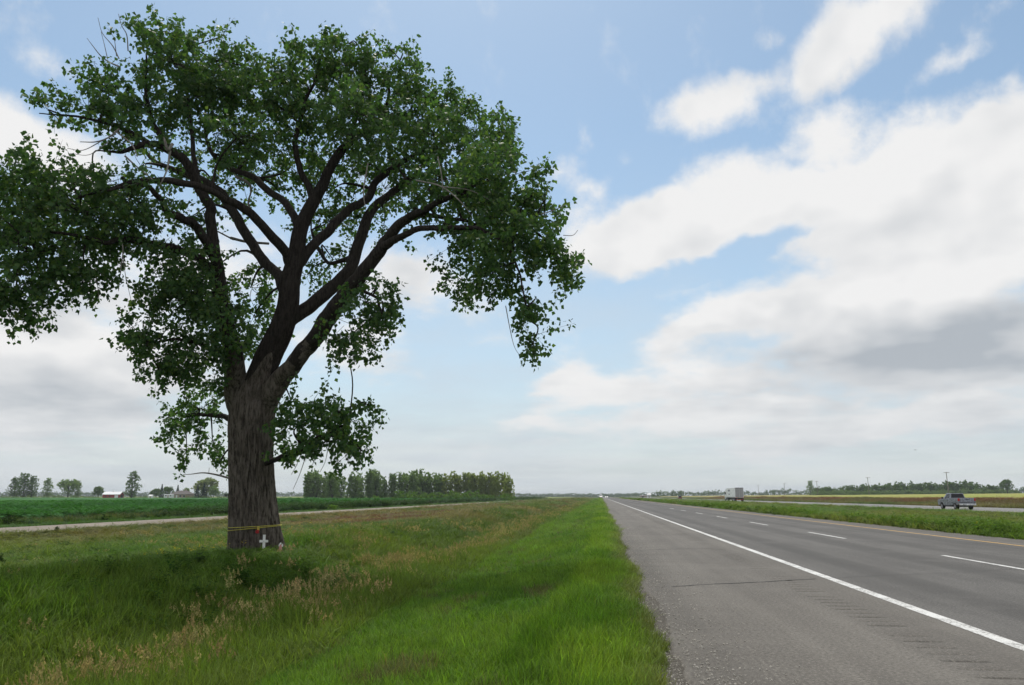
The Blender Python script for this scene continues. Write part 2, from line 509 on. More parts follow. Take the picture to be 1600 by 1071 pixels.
# ------------------------------------------------------------------ terrain
PX = np.array([-4000, -800, -420, -60, -42, -36.5, -34, -32.6, -27, -25, -18, -13.5, -8.9, -7.6, -6.3, -5.1, -3.4, -0.9, -0.2, 0.3,
               0.85, 13.3, 13.7, 16, 26, 37, 40.4, 40.8, 55.2, 55.8, 59, 65, 75, 110, 160, 300, 500, 900, 4000.])
PZ = np.array([0.3, 0.2, 0.0, -0.5, -0.5, -0.60, -0.45, -0.36, -0.36, -0.62, -0.58, -0.38, -0.10, -0.36, -0.78, -0.84, -0.60, -0.13, -0.04, -0.02,
               -0.07, -0.07, -0.05, -0.50, -0.95, -0.72, -0.29, -0.30, -0.30, -0.27, -0.55, -0.30, 0.55, 0.95, 1.55, 2.9, 4.2, 5.2, 6.0])
def tz(x, y):
    x = np.asarray(x, float); y = np.asarray(y, float)
    z = np.interp(x, PX, PZ)
    w = np.where((x > -0.3) & (x < 13.9) | (x > 39.5) & (x < 56.5) | (x > -33) & (x < -26.5), 0.0, 1.0)
    w = w * np.minimum(sstep(-0.3, -2.5, x) + sstep(13.9, 17, x), 1)
    return z + w * ((fbm(x * 0.16, y * 0.10, 3, 3) - 0.5) * 0.34 + (fbm(x * 0.9, y * 0.9, 9, 2) - 0.5) * 0.09)
def tz1(x, y):
    return float(tz(np.array([x]), np.array([y]))[0])
def graded(lo, hi, dense_lo, dense_hi, step, grow=1.18):
    xs = list(np.arange(dense_lo, dense_hi + 1e-6, step))
    s = step
    while xs[-1] < hi: s *= grow; xs.append(min(hi, xs[-1] + s))
    s = step
    while xs[0] > lo: s *= grow; xs.insert(0, max(lo, xs[0] - s))
    return np.array(xs)
def grid_mesh(name, xs, ys, zf, mat, smooth=True):
    X, Y = np.meshgrid(xs, ys)
    Z = zf(X, Y)
    V = np.stack([X.ravel(), Y.ravel(), Z.ravel()], 1)
    nx, ny = len(xs), len(ys)
    i = np.arange(nx - 1); j = np.arange(ny - 1)
    I, J = np.meshgrid(i, j)
    a = (J * nx + I).ravel()
    Fc = np.stack([a, a + 1, a + nx + 1, a + nx], 1)
    return np_mesh(name, V, Fc, mat, smooth)
xs = graded(-5000, 5000, -16, 17, 0.35, 1.12)
xs = np.unique(np.concatenate([xs, PX]))
ys = graded(-40, 6000, 2, 30, 0.4, 1.09)
ground = tag(link('ground', grid_mesh('ground', xs, ys, tz, M['ground'])), kind='structure')

# ------------------------------------------------------------------ the near carriageway
def strip(x0, x1, y0, y1, z, mat, name, parent=None, n=1, kind='structure', ycuts=None):
    yv = np.array(ycuts) if ycuts is not None else np.array([y0, 20, 60, 150, 400, 1000, 2500, y1])
    yv = yv[(yv >= y0) & (yv <= y1)]
    yv = np.unique(np.concatenate([[y0], yv, [y1]]))
    o = link(name, grid_mesh(name, np.linspace(x0, x1, n + 1), yv, lambda X, Y: np.full_like(X, z), mat, False), parent)
    if parent is None: tag(o, kind=kind)
    return o
Y0, Y1 = -12.0, 5500.0
X_EDGE, X_WHITE, X_DASH, X_YEL, X_IN = 0.68, 3.74, 7.88, 11.55, 13.25
RUM0, RUM1 = 2.80, 3.20
# pavement slab with a crumbling left edge
ey = np.concatenate([np.arange(Y0, 40, 0.12), np.arange(40, 160, 0.6), np.array([160, 250, 400, 800, 1600, 3000, Y1])])
ex = X_EDGE + (fbm(ey * 0.9, ey * 0 + 2, 21, 4) - 0.5) * 0.22 + (vnoise(ey * 6, ey * 0, 5) - 0.5) * 0.05
n = len(ey)
V = np.concatenate([np.stack([ex, ey, np.full(n, 0.0)], 1), np.stack([ex - 0.05, ey, np.full(n, -0.06)], 1),
                    np.stack([np.full(n, RUM0), ey, np.full(n, 0.0)], 1)])
i = np.arange(n - 1)
Fc = np.concatenate([np.stack([i, 2 * n + i, 2 * n + i + 1, i + 1], 1), np.stack([n + i, i, i + 1, n + i + 1], 1)])
shoulder = tag(link('road_shoulder', np_mesh('road_shoulder', V, Fc, M['shoulder'])), kind='structure')
strip(RUM1, X_WHITE - 0.02, Y0, Y1, 0.0, M['shoulder'], 'shoulder_margin', shoulder)
road = strip(X_WHITE - 0.02, X_YEL + 0.3, Y0, Y1, 0.0, M['asphalt'], 'road')
strip(X_YEL + 0.3, X_IN, Y0, Y1, 0.0, M['shoulder'], 'inner_shoulder', road)
# milled rumble strip: every groove is a real dip
RY1 = 75.0
gy = []; gz = []
y = Y0
while y < RY1:
    gy += [y, y + 0.02, y + 0.035, y + 0.05, y + 0.07]; gz += [0, -0.010, -0.014, -0.010, 0]
    y += 0.305
gy.append(RY1); gz.append(0)
gy = np.array(gy); gz = np.array(gz)
jit = (vnoise(gy * 1.7, gy * 0, 8) > 0.38).astype(float) * (0.7 + 0.3 * vnoise(gy * 5, gy * 0, 2))
cx = np.array([RUM0, RUM0 + 0.03, RUM1 - 0.03, RUM1])
X, Yg = np.meshgrid(cx, gy)
X[:, 1] += 0.16 * vnoise(np.floor((gy - Y0) / 0.305) * 3.7, gy * 0, 18); X[:, 2] -= 0.16 * vnoise(np.floor((gy - Y0) / 0.305) * 2.9, gy * 0, 19)
Zg = (gz * jit)[:, None] * np.array([0, 1, 1, 0])[None, :]
V = np.stack([X.ravel(), Yg.ravel(), Zg.ravel()], 1)
ii, jj = np.meshgrid(np.arange(3), np.arange(len(gy) - 1)); a = (jj * 4 + ii).ravel()
rme = np_mesh('rumble_strip', V, np.stack([a, a + 1, a + 5, a + 4], 1), M['shoulder'])
M['groove'] = mat_asphalt('milled_groove', (0.072, 0.066, 0.057), (0.120, 0.111, 0.097), (0.20, 0.185, 0.163), False)
rme.materials.append(M['groove'])
fz = Zg.ravel()[np.stack([a, a + 1, a + 5, a + 4], 1)].min(axis=1)
rme.polygons.foreach_set('material_index', (fz < -0.0085).astype(np.int32))
link('rumble_strip', rme, shoulder)
strip(RUM0, RUM1, RY1, Y1, 0.0, M['shoulder'], 'shoulder_band', shoulder)
# painted lines
def paint_line(xc, w, y0, y1, mat, name, parent, z=0.004, rough=0.012):
    L = y1 - y0
    step = 0.15 if L < 20 else 0.4
    yy = np.arange(y0, min(y1, 90) + 1e-6, step)
    if y1 > 90: yy = np.concatenate([yy, np.array([150, 300, 800, 2000, y1])])
    else: yy[-1] = y1
    k = len(yy)
    e0 = xc - w / 2 + (vnoise(yy * 5, yy * 0, 31) - 0.5) * rough; e1 = xc + w / 2 + (vnoise(yy * 5, yy * 0, 37) - 0.5) * rough
    V = np.concatenate([np.stack([e0, yy, np.full(k, z)], 1), np.stack([e1, yy, np.full(k, z)], 1)])
    i = np.arange(k - 1)
    return link(name, np_mesh(name, V, np.stack([i, k + i, k + i + 1, i + 1], 1), mat), parent)
paint_line(X_WHITE + 0.05, 0.16, Y0, 3000, M['white_paint'], 'edge_line', road)
paint_line(X_YEL, 0.13, Y0, 3000, M['yellow_paint'], 'centre_edge_line', road)
DASH0 = float((CAM + ray(1476.2, 868.2) * (EYE / -ray(1476.2, 868.2)[2]))[1])   # far end of the nearest dash
for k in range(-2, 42):
    yf = DASH0 + 11.95 * k
    paint_line(X_DASH, 0.12, yf - 4.6, yf, M['white_paint'], 'lane_dash', road)
# sealed transverse cracks
def crack(pts, w, seed, parent, x_off=0.0):
    pts = np.array(pts, float)
    s = np.linspace(0, 1, 90)
    xs_ = np.interp(s, np.linspace(0, 1, len(pts)), pts[:, 0]); ys_ = np.interp(s, np.linspace(0, 1, len(pts)), pts[:, 1])
    ys_ = ys_ + (fbm(xs_ * 2.3, xs_ * 0, seed, 4) - 0.5) * 0.14
    ww = w * (0.6 + 1.2 * vnoise(xs_ * 6, xs_ * 0, seed + 5))
    V = np.concatenate([np.stack([xs_, ys_ - ww, np.full(90, 0.005)], 1), np.stack([xs_, ys_ + ww, np.full(90, 0.005)], 1)])
    i = np.arange(89)
    link('crack', np_mesh('crack', V, np.stack([i, i + 1, 91 + i, 90 + i], 1), M['tar']), parent)
def gp(px, py, z=0.0):
    r = ray(px, py); t = (EYE - z) / -r[2]
    return (CAM + r * t)[:2]
crack([gp(1051, 917), gp(1160, 911), gp(1275, 905)], 0.016, 3, shoulder)
crack([gp(1290, 904), gp(1355, 901), gp(1450, 897), gp(1582, 890)], 0.007, 4, road)
crack([gp(992, 861), gp(1060, 858), gp(1120, 857)], 0.014, 5, shoulder)
crack([gp(985, 836), gp(1030, 836), gp(1080, 835)], 0.014, 6, shoulder)
crack([gp(1380, 849), gp(1440, 850), gp(1540, 850)], 0.008, 7, road)
for k, yy in enumerate((60, 82, 118)):
    crack([(0.9, yy), (3.2, yy + 0.3), (11.0, yy + 1.0)], 0.014, 11 + k, shoulder)
# gravel edge between pavement and grass
ey2 = np.concatenate([np.arange(Y0, 60, 0.3), np.array([90, 150, 300, 800, 2000, Y1])])
n = len(ey2)
l = 0.0 + (fbm(ey2 * 0.5, ey2 * 0, 51, 4) - 0.5) * 0.5
V = np.concatenate([np.stack([l, ey2, tz(l, ey2) + 0.006], 1), np.stack([np.full(n, 0.15), ey2, np.full(n, -0.012)], 1),
                    np.stack([np.full(n, 0.78), ey2, np.full(n, -0.028)], 1)])
i = np.arange(n - 1)
Fc = np.concatenate([np.stack([i, n + i, n + i + 1, i + 1], 1), np.stack([n + i, 2 * n + i, 2 * n + i + 1, n + i + 1], 1)])
tag(link('gravel_edge', np_mesh('gravel_edge', V, Fc, M['gravel'])), kind='structure')
# the far carriageway
ROAD2_Z = -0.24
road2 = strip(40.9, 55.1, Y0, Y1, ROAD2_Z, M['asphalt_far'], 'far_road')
for xc, mt, nm in ((42.3, 'yellow_paint', 'centre_edge_line'), (50.1, 'white_paint', 'edge_line')):
    paint_line(xc, 0.14, Y0, 2000, M[mt], nm, road2, z=ROAD2_Z + 0.005)
for k in range(0, 24):
    paint_line(46.2, 0.12, 30 + 12 * k, 33.4 + 12 * k, M['white_paint'], 'lane_dash', road2, z=ROAD2_Z + 0.005)
# the gravel farm road
gyv = np.concatenate([np.arange(-10, 200, 1.2), np.array([260, 330, 420, 600])])
n = len(gyv)
def gedge(base, seed): return base + (fbm(gyv * 0.35, gyv * 0, seed, 4) - 0.5) * 0.5
cols_ = [(gedge(-32.3, 61), -0.335), (np.full(n, -29.7) , -0.27), (gedge(-27.2, 63), -0.335)]
V = np.concatenate([np.stack([c, gyv, np.full(n, z)], 1) for c, z in cols_]); i = np.arange(n - 1)
Fc = np.concatenate([np.stack([i, n + i, n + i + 1, i + 1], 1), np.stack([n + i, 2 * n + i, 2 * n + i + 1, n + i + 1], 1)])
tag(link('gravel_road', np_mesh('gravel_road', V, Fc, M['gravel_road'])), kind='structure')

# ------------------------------------------------------------------ fields
def field(name, x0, x1, y0, y1, h, mat, step=2.0, amp=0.12):
    xs_ = graded(x0, x1, x0, x0, step, 1.0) if False else np.unique(np.concatenate([np.linspace(x0, x1, 60)]))
    ys_ = np.geomspace(max(y0, 5), y1, 110) if y0 > 0 else np.concatenate([[y0], np.geomspace(5, y1, 110)])
    def zf(X, Y):
        z = tz(X, Y) + h + (fbm(X * 0.8, Y * 0.8, 71, 3) - 0.5) * amp
        edge = (X <= xs_[0] + 1e-6) | (X >= xs_[-1] - 1e-6) | (Y <= ys_[0] + 1e-6) | (Y >= ys_[-1] - 1e-6)
        return np.where(edge, tz(X, Y) - 0.05, z)
    return tag(link(name, grid_mesh(name, xs_, ys_, zf, mat)), kind='structure')
_crop_x = np.concatenate([-(np.geomspace(38.5, 700, 70))[::-1]])
def zcrop(X, Y):
    z = tz(X, Y) * 0.5 + 0.25 * np.clip((-X) / 400, 0, 1) - 0.26 + 0.56 + (fbm(X * 0.6, Y * 0.6, 71, 3) - 0.5) * 0.22
    return np.where(X > -38.6, tz(X, Y) - 0.05, z)
tag(link('crop_field', grid_mesh('crop_field', _crop_x, np.concatenate([[-30, -5], np.geomspace(5, 470, 130)]), zcrop, M['soy'])), kind='structure')
field('ripening_field', 77, 560, 90, 640, 0.35, M['ripe'])
field('straw_field', 77, 330, 660, 1150, 0.4, M['stubble'])
field('far_meadow', -700, -45, 480, 1500, 0.25, M['meadow'])
field('distant_field', 335, 1100, 660, 1700, 0.5, M['meadow'])

# ------------------------------------------------------------------ the big roadside cottonwood
def mat_bark(name, a, c2, c3, sc=1.0):
    m, b, out = new_mat(name)
    oc = b.n('ShaderNodeTexCoord').outputs['Object']
    n1 = b.noise(b.mapping(oc, scale=(16 * sc, 16 * sc, 2.2 * sc)), 1.0, 6, 0.65)
    n2 = b.noise(oc, 1.6, 4, 0.6)
    n3 = b.noise(b.mapping(oc, scale=(60, 60, 14)), 1.0, 3, 0.6)
    c = b.mix(b.rng(n1, 0.34, 0.62), a, c2)
    c = b.mix(b.rng(n2, 0.45, 0.72, 0.0, 0.55), c, c3)
    c = b.mix(b.rng(n3, 0.5, 0.7, 0.0, 0.35), c, tuple(x * 1.6 for x in c2))
    p = bsdf(b, c, 0.9, 0.15, normal=bump(b, b.m('ADD', n1, b.m('MULTIPLY', n3, 0.4)), 0.9, 0.05))
    b.t.links.new(p.outputs[0], out.inputs[0])
    return m
M['bark'] = mat_bark('furrowed_bark', (0.028, 0.023, 0.019), (0.165, 0.142, 0.122), (0.066, 0.055, 0.044))
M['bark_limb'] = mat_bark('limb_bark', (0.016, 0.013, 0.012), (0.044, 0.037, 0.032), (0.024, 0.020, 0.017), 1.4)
M['dead_wood'] = mat_bark('bleached_dead_wood', (0.16, 0.145, 0.13), (0.32, 0.30, 0.275), (0.22, 0.20, 0.18), 2.0)
M['leaf'] = foliage('cottonwood_leaf', [(0.042, 0.092, 0.034), (0.056, 0.122, 0.040), (0.070, 0.148, 0.044), (0.122, 0.185, 0.048)], trans=0.48, rough=0.5, spec=0.30)

def catmull(pts, per=6):
    pts = np.array(pts, float)
    Pp = np.vstack([2 * pts[0] - pts[1], pts, 2 * pts[-1] - pts[-2]])
    out = []
    for i in range(1, len(Pp) - 2):
        p0, p1, p2, p3 = Pp[i - 1], Pp[i], Pp[i + 1], Pp[i + 2]
        for t in np.linspace(0, 1, per, endpoint=False):
            out.append(0.5 * ((2 * p1) + (-p0 + p2) * t + (2 * p0 - 5 * p1 + 4 * p2 - p3) * t * t + (-p0 + 3 * p1 - 3 * p2 + p3) * t ** 3))
    out.append(Pp[-2])
    return np.array(out)
def tube_arrays(C, r, sides, wob=0.0, seed=0):
    C = np.asarray(C, float); n = len(C)
    T = np.gradient(C, axis=0); T /= np.linalg.norm(T, axis=1)[:, None] + 1e-9
    ref = np.array([0.0, 1.0, 0.0])
    V = []
    for k in range(n):
        u = np.cross(T[k], ref); u /= np.linalg.norm(u) + 1e-9
        w = np.cross(u, T[k])
        th = np.linspace(0, 2 * np.pi, sides, endpoint=False)
        rr = r[k]
        if wob:
            rr = rr * (1 + wob * (fbm(np.cos(th) * 1.7 + 9 + k * 0.13, np.sin(th) * 1.7 + k * 0.21, seed, 3) - 0.5) * 2)
        V.append(C[k] + np.outer(np.cos(th) * rr, u) + np.outer(np.sin(th) * rr, w))
    V = np.concatenate(V)
    ii, jj = np.meshgrid(np.arange(sides), np.arange(n - 1))
    a = (jj * sides + ii).ravel(); b2 = (jj * sides + (ii + 1) % sides).ravel()
    return V, np.stack([a, b2, b2 + sides, a + sides], 1)
class Pile:
    def __init__(self): self.v = []; self.f = []; self.n = 0
    def add(self, V, Fc):
        self.v.append(V); self.f.append(Fc + self.n); self.n += len(V)
    def mesh(self, name, mat, smooth=False):
        return np_mesh(name, np.concatenate(self.v), np.concatenate(self.f), mat, smooth)

TD = 21.8
TREE_BASE = at(399, 856, TD)
TREE_BASE[2] = tz1(TREE_BASE[0], TREE_BASE[1])
tree = empty('cottonwood_tree', tuple(TREE_BASE), label='huge spreading cottonwood with a thick furrowed trunk beside the highway', cat='tree')
def limb_path(pts, per=6):
    """pts of (px, py, radius px, distance offset m) -> centre line in tree space and radii in metres"""
    q = catmull([(p[0], p[1], p[2], p[3] if len(p) > 3 else 0.0) for p in pts], per)
    D_ = TD + q[:, 3]
    C = np.array([at(a, b_, d) for a, b_, d in zip(q[:, 0], q[:, 1], D_)]) - TREE_BASE
    return C, np.maximum(q[:, 2], 0.4) * D_ / F

TRUNK = [(400, 884, 50), (401, 862, 44), (400, 842, 40.5), (398, 820, 38), (395, 780, 35), (392, 735, 33.2), (391, 695, 33), (391, 655, 33),
         (396, 620, 29.5), (406, 592, 22), (419, 557, 20), (438, 518, 18.5), (450, 478, 16), (454, 439, 15, .1), (463, 402, 13, .3),
         (470, 357, 11, .5), (490, 314, 9.5, .8), (504, 290, 8.5, 1), (513, 268, 7.5, 1.1), (533, 236, 7, 1.4), (556, 214, 6, 1.7),
         (585, 197, 5, 2), (612, 185, 4, 2.3), (640, 178, 2.5, 2.5), (668, 165, 1.2, 2.8)]
C, rr = limb_path(TRUNK, 24)
sides = 220
nr = len(C)
T = np.gradient(C, axis=0); T /= np.linalg.norm(T, axis=1)[:, None]
V = np.zeros((nr, sides, 3))
th = np.linspace(0, 2 * np.pi, sides, endpoint=False)
arc = np.concatenate([[0], np.cumsum(np.linalg.norm(np.diff(C, axis=0), axis=1))])
for k in range(nr):
    u = np.cross(T[k], [0, -1.0, 0]); u /= np.linalg.norm(u); w = np.cross(T[k], u)   # seam at the back
    tt = th + 0.10 * (fbm(np.full(sides, arc[k] * 1.3), th * 1.2, 4, 3) - 0.5)
    furrow = np.abs(2 * fbm(tt * 9.0 + 1.5 * (vnoise(np.full(sides, arc[k] * 1.1), th * 2, 14) - 0.5), np.full(sides, arc[k] * 1.15), 40, 3, 0.55) - 1)
    ridge = np.clip(furrow * 3.2, 0, 1) ** 0.7
    fine_ = vnoise(tt * 34, np.full(sides, arc[k] * 5.0), 55)
    amp = min(0.055, rr[k] * 0.095)
    lump = 1 + 0.05 * (fbm(np.cos(th) * 1.3 + 3, np.sin(th) * 1.3 + arc[k] * 0.5, 91, 2) - 0.5) * 2
    base = max(0.0, 1 - arc[k] / 1.15)
    flare = 1 + base ** 2 * 0.10 * (np.cos(5 * th + 0.7) + 0.8 * np.cos(3 * th - 0.4))
    r_ = rr[k] * lump * flare + amp * (ridge - 0.75) + amp * 0.25 * (fine_ - 0.5)
    V[k] = C[k] + np.outer(np.cos(th) * r_, u) + np.outer(np.sin(th) * r_, w)
ii, jj = np.meshgrid(np.arange(sides), np.arange(nr - 1))
a = (jj * sides + ii).ravel(); b2 = (jj * sides + (ii + 1) % sides).ravel()
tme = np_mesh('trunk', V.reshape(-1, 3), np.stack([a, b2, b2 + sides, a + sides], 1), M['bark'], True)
tme.materials.append(M['bark_limb'])      # above the fork: limb bark, with shading put into its near-black colour
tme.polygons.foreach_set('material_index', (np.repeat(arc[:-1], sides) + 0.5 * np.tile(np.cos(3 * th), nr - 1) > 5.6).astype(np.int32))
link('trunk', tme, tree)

LIMBS = [
 # left stem
 [(388, 700, 20, .1), (376, 645, 21, .0), (367, 595, 19.5, -.2), (363, 557, 17, -.5), (352, 500, 14.5, -.6), (344, 455, 12.5, -.7), (337, 405, 10.5, -.8), (331, 357, 9.5, -.8),
  (327, 324, 9, -.8), (313, 296, 8.5, -.9), (294, 258, 8, -1.1), (268, 236, 7.5, -1.4), (240, 226, 6, -1.7), (214, 228, 5, -1.9), (186, 240, 3, -2.1), (160, 232, 1.5, -2.3)],
 # right stem
 [(396, 700, 20, .1), (412, 640, 22, .0), (433, 600, 18.5, -.25), (460, 570, 15.5, -.7), (486, 537, 15, -.9), (508, 505, 15.5, -1.1), (529, 473, 14.5, -1.3), (548, 450, 13.5, -1.4), (573, 421, 12, -1.6),
  (592, 395, 11, -1.7), (606, 372, 10, -1.8), (626, 350, 8.5, -2), (651, 334, 7, -2.3), (682, 319, 5.5, -2.6), (720, 300, 4, -3), (765, 285, 2.2, -3.4)],
 # arching low right limb
 [(600, 384, 9, -1.8), (620, 374, 6.5, -2.1), (645, 362, 5.5, -2.5), (677, 358, 5, -2.9), (716, 356, 4.5, -3.3), (755, 362, 3.6, -3.6), (790, 385, 2.6, -3.8), (812, 430, 1.8, -3.9), (826, 500, 1.2, -4)],
 # first right limb from the middle stem
 [(440, 525, 16, .1), (456, 498, 12.5, .2), (487, 477, 12, .5), (518, 452, 11.5, .8), (546, 420, 11, 1.1), (560, 385, 10, 1.4), (572, 347, 9, 1.8), (584, 326, 8, 2.0), (605, 306, 7, 2.3), (626, 290, 6, 2.6), (652, 269, 4.5, 2.9), (672, 243, 3, 3.1), (700, 222, 1.6, 3.3)],
 # second
 [(462, 420, 11, .3), (482, 392, 9, .5), (506, 367, 8.5, .8), (527, 345, 8, 1.1), (548, 326, 7.5, 1.4), (573, 311, 7, 1.8), (587, 286, 6.5, 2.1), (613, 264, 6, 2.5), (645, 243, 4, 2.9), (690, 225, 2, 3.3)],
 # middle stem, left fork upward
 [(492, 320, 8, .8), (484, 296, 6, .9), (470, 264, 5.5, .9), (462, 225, 4.5, .8), (470, 180, 3.5, .6), (490, 130, 2.4, .4), (505, 80, 1.4, .2)],
 # long left limb
 [(448, 458, 13, .1), (434, 430, 9.5, .4), (416, 412, 9, .7), (400, 392, 8.8, .9), (382, 360, 8.5, 1.2), (360, 322, 8.5, 1.5), (336, 296, 8, 1.8), (308, 279, 7, 2.1), (280, 268, 5, 2.4), (240, 250, 3.5, 2.7), (200, 200, 2, 3)],
 # second long left limb
 [(457, 420, 10, .2), (447, 398, 8.5, 0), (425, 371, 8.5, -.4), (399, 340, 8, -.8), (366, 318, 7, -1.2), (340, 305, 5.5, -1.6), (300, 288, 6, -2), (262, 283, 6, -2.3), (226, 283, 5, -2.6), (180, 292, 3.2, -3), (120, 310, 1.8, -3.4)],
 # third
 [(470, 362, 8, .5), (447, 320, 6.5, .9), (414, 293, 6, 1.3), (393, 276, 5.5, 1.6), (357, 262, 4.5, 1.9), (330, 236, 3.4, 2.2), (320, 190, 2.2, 2.5), (330, 130, 1.3, 2.7)],
 # left mass, upper arm
 [(338, 410, 9, -.8), (318, 372, 8, -1.1), (305, 352, 7.5, -1.4), (286, 342, 7, -1.8), (266, 334, 6.5, -2.2), (248, 308, 5, -2.6), (222, 290, 3.5, -3), (170, 300, 2, -3.4)],
 # left mass, lower arm
 [(341, 440, 9, -.7), (316, 408, 7, -1), (279, 391, 6.5, -1.5), (234, 379, 6, -2), (200, 374, 5, -2.5), (168, 378, 4, -3), (120, 370, 3, -3.4), (60, 360, 2, -3.8), (0, 370, 1.2, -4)],
 # upright in the left top
 [(312, 296, 6, -.9), (305, 262, 4.5, -.6), (302, 230, 4, -.3), (296, 180, 3.2, 0), (290, 120, 2.2, .3), (285, 70, 1.2, .5)],
 [(268, 238, 6, -1.4), (246, 205, 5, -1.2), (232, 170, 3.8, -1.1), (226, 130, 2.4, -1), (232, 80, 1.2, -1)],
 [(240, 230, 4.5, -1.7), (200, 205, 4, -2), (160, 192, 3, -2.3), (110, 182, 1.8, -2.6), (60, 178, 0.9, -2.9)],
 # centre fill
 [(533, 238, 5.5, 1.4), (552, 195, 4, 1.1), (565, 150, 3, .8), (575, 100, 1.6, .5)],
 [(585, 198, 4, 2), (605, 160, 3, 2), (612, 120, 2, 2), (630, 85, 1.1, 2)],
 [(555, 400, 5, 1.2), (518, 412, 3.2, 1.8), (498, 388, 3, 2.4), (486, 360, 2, 2.8)],
 # under the right stem
 [(556, 445, 7, -1.4), (572, 458, 3.2, -1.9), (590, 470, 2.4, -2.3), (600, 500, 1.6, -2.6)],
 # low right bough
 [(405, 728, 5, 0), (430, 720, 4.6, -.5), (447, 711, 4.2, -1), (478, 698, 3.4, -1.5), (510, 680, 2.6, -1.9), (545, 660, 1.5, -2.3)],
 # low left bough behind the trunk
 [(375, 660, 8, .3), (350, 652, 4.5, .8), (325, 650, 3.5, 1.2), (300, 648, 2, 1.6)],
 [(356, 560, 7, -.5), (330, 545, 4.5, -1), (300, 535, 3.5, -1.4), (262, 532, 2.2, -1.8), (220, 540, 1.1, -2.1)],
 # dropping right edge
 [(720, 302, 4, -3), (770, 320, 3, -3.2), (820, 350, 2.3, -3.3), (858, 385, 1.6, -3.4), (882, 430, 0.9, -3.5)],
 [(651, 334, 5, -2.3), (700, 340, 3.6, -1.2), (740, 350, 2.8, -.4), (760, 390, 2, 0), (770, 430, 1.2, .2)],
]
limb_pts = [C[::6]]; limb_r = [rr[::6]]
for li, L in enumerate(LIMBS):
    Cl, rl = limb_path(L, 8)
    rl = rl * 0.88
    limb_pts.append(Cl); limb_r.append(rl)
    jitter = (np.stack([fbm(np.arange(len(Cl)) * 0.22, np.full(len(Cl), li * 3.1 + q), 77, 2) for q in range(3)], 1) - 0.5) * 0.11
    jitter[0] = 0
    Vv, Ff = tube_arrays(Cl + jitter, rl, 16 if rl[0] > 0.12 else 10, 0.10, li)
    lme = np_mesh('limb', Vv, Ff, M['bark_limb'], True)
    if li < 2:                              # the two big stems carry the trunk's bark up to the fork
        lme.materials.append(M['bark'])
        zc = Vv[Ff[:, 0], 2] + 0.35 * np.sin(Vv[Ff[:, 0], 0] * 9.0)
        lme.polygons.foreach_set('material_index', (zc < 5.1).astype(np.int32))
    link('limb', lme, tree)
LP = np.concatenate(limb_pts); LR = np.concatenate(limb_r)

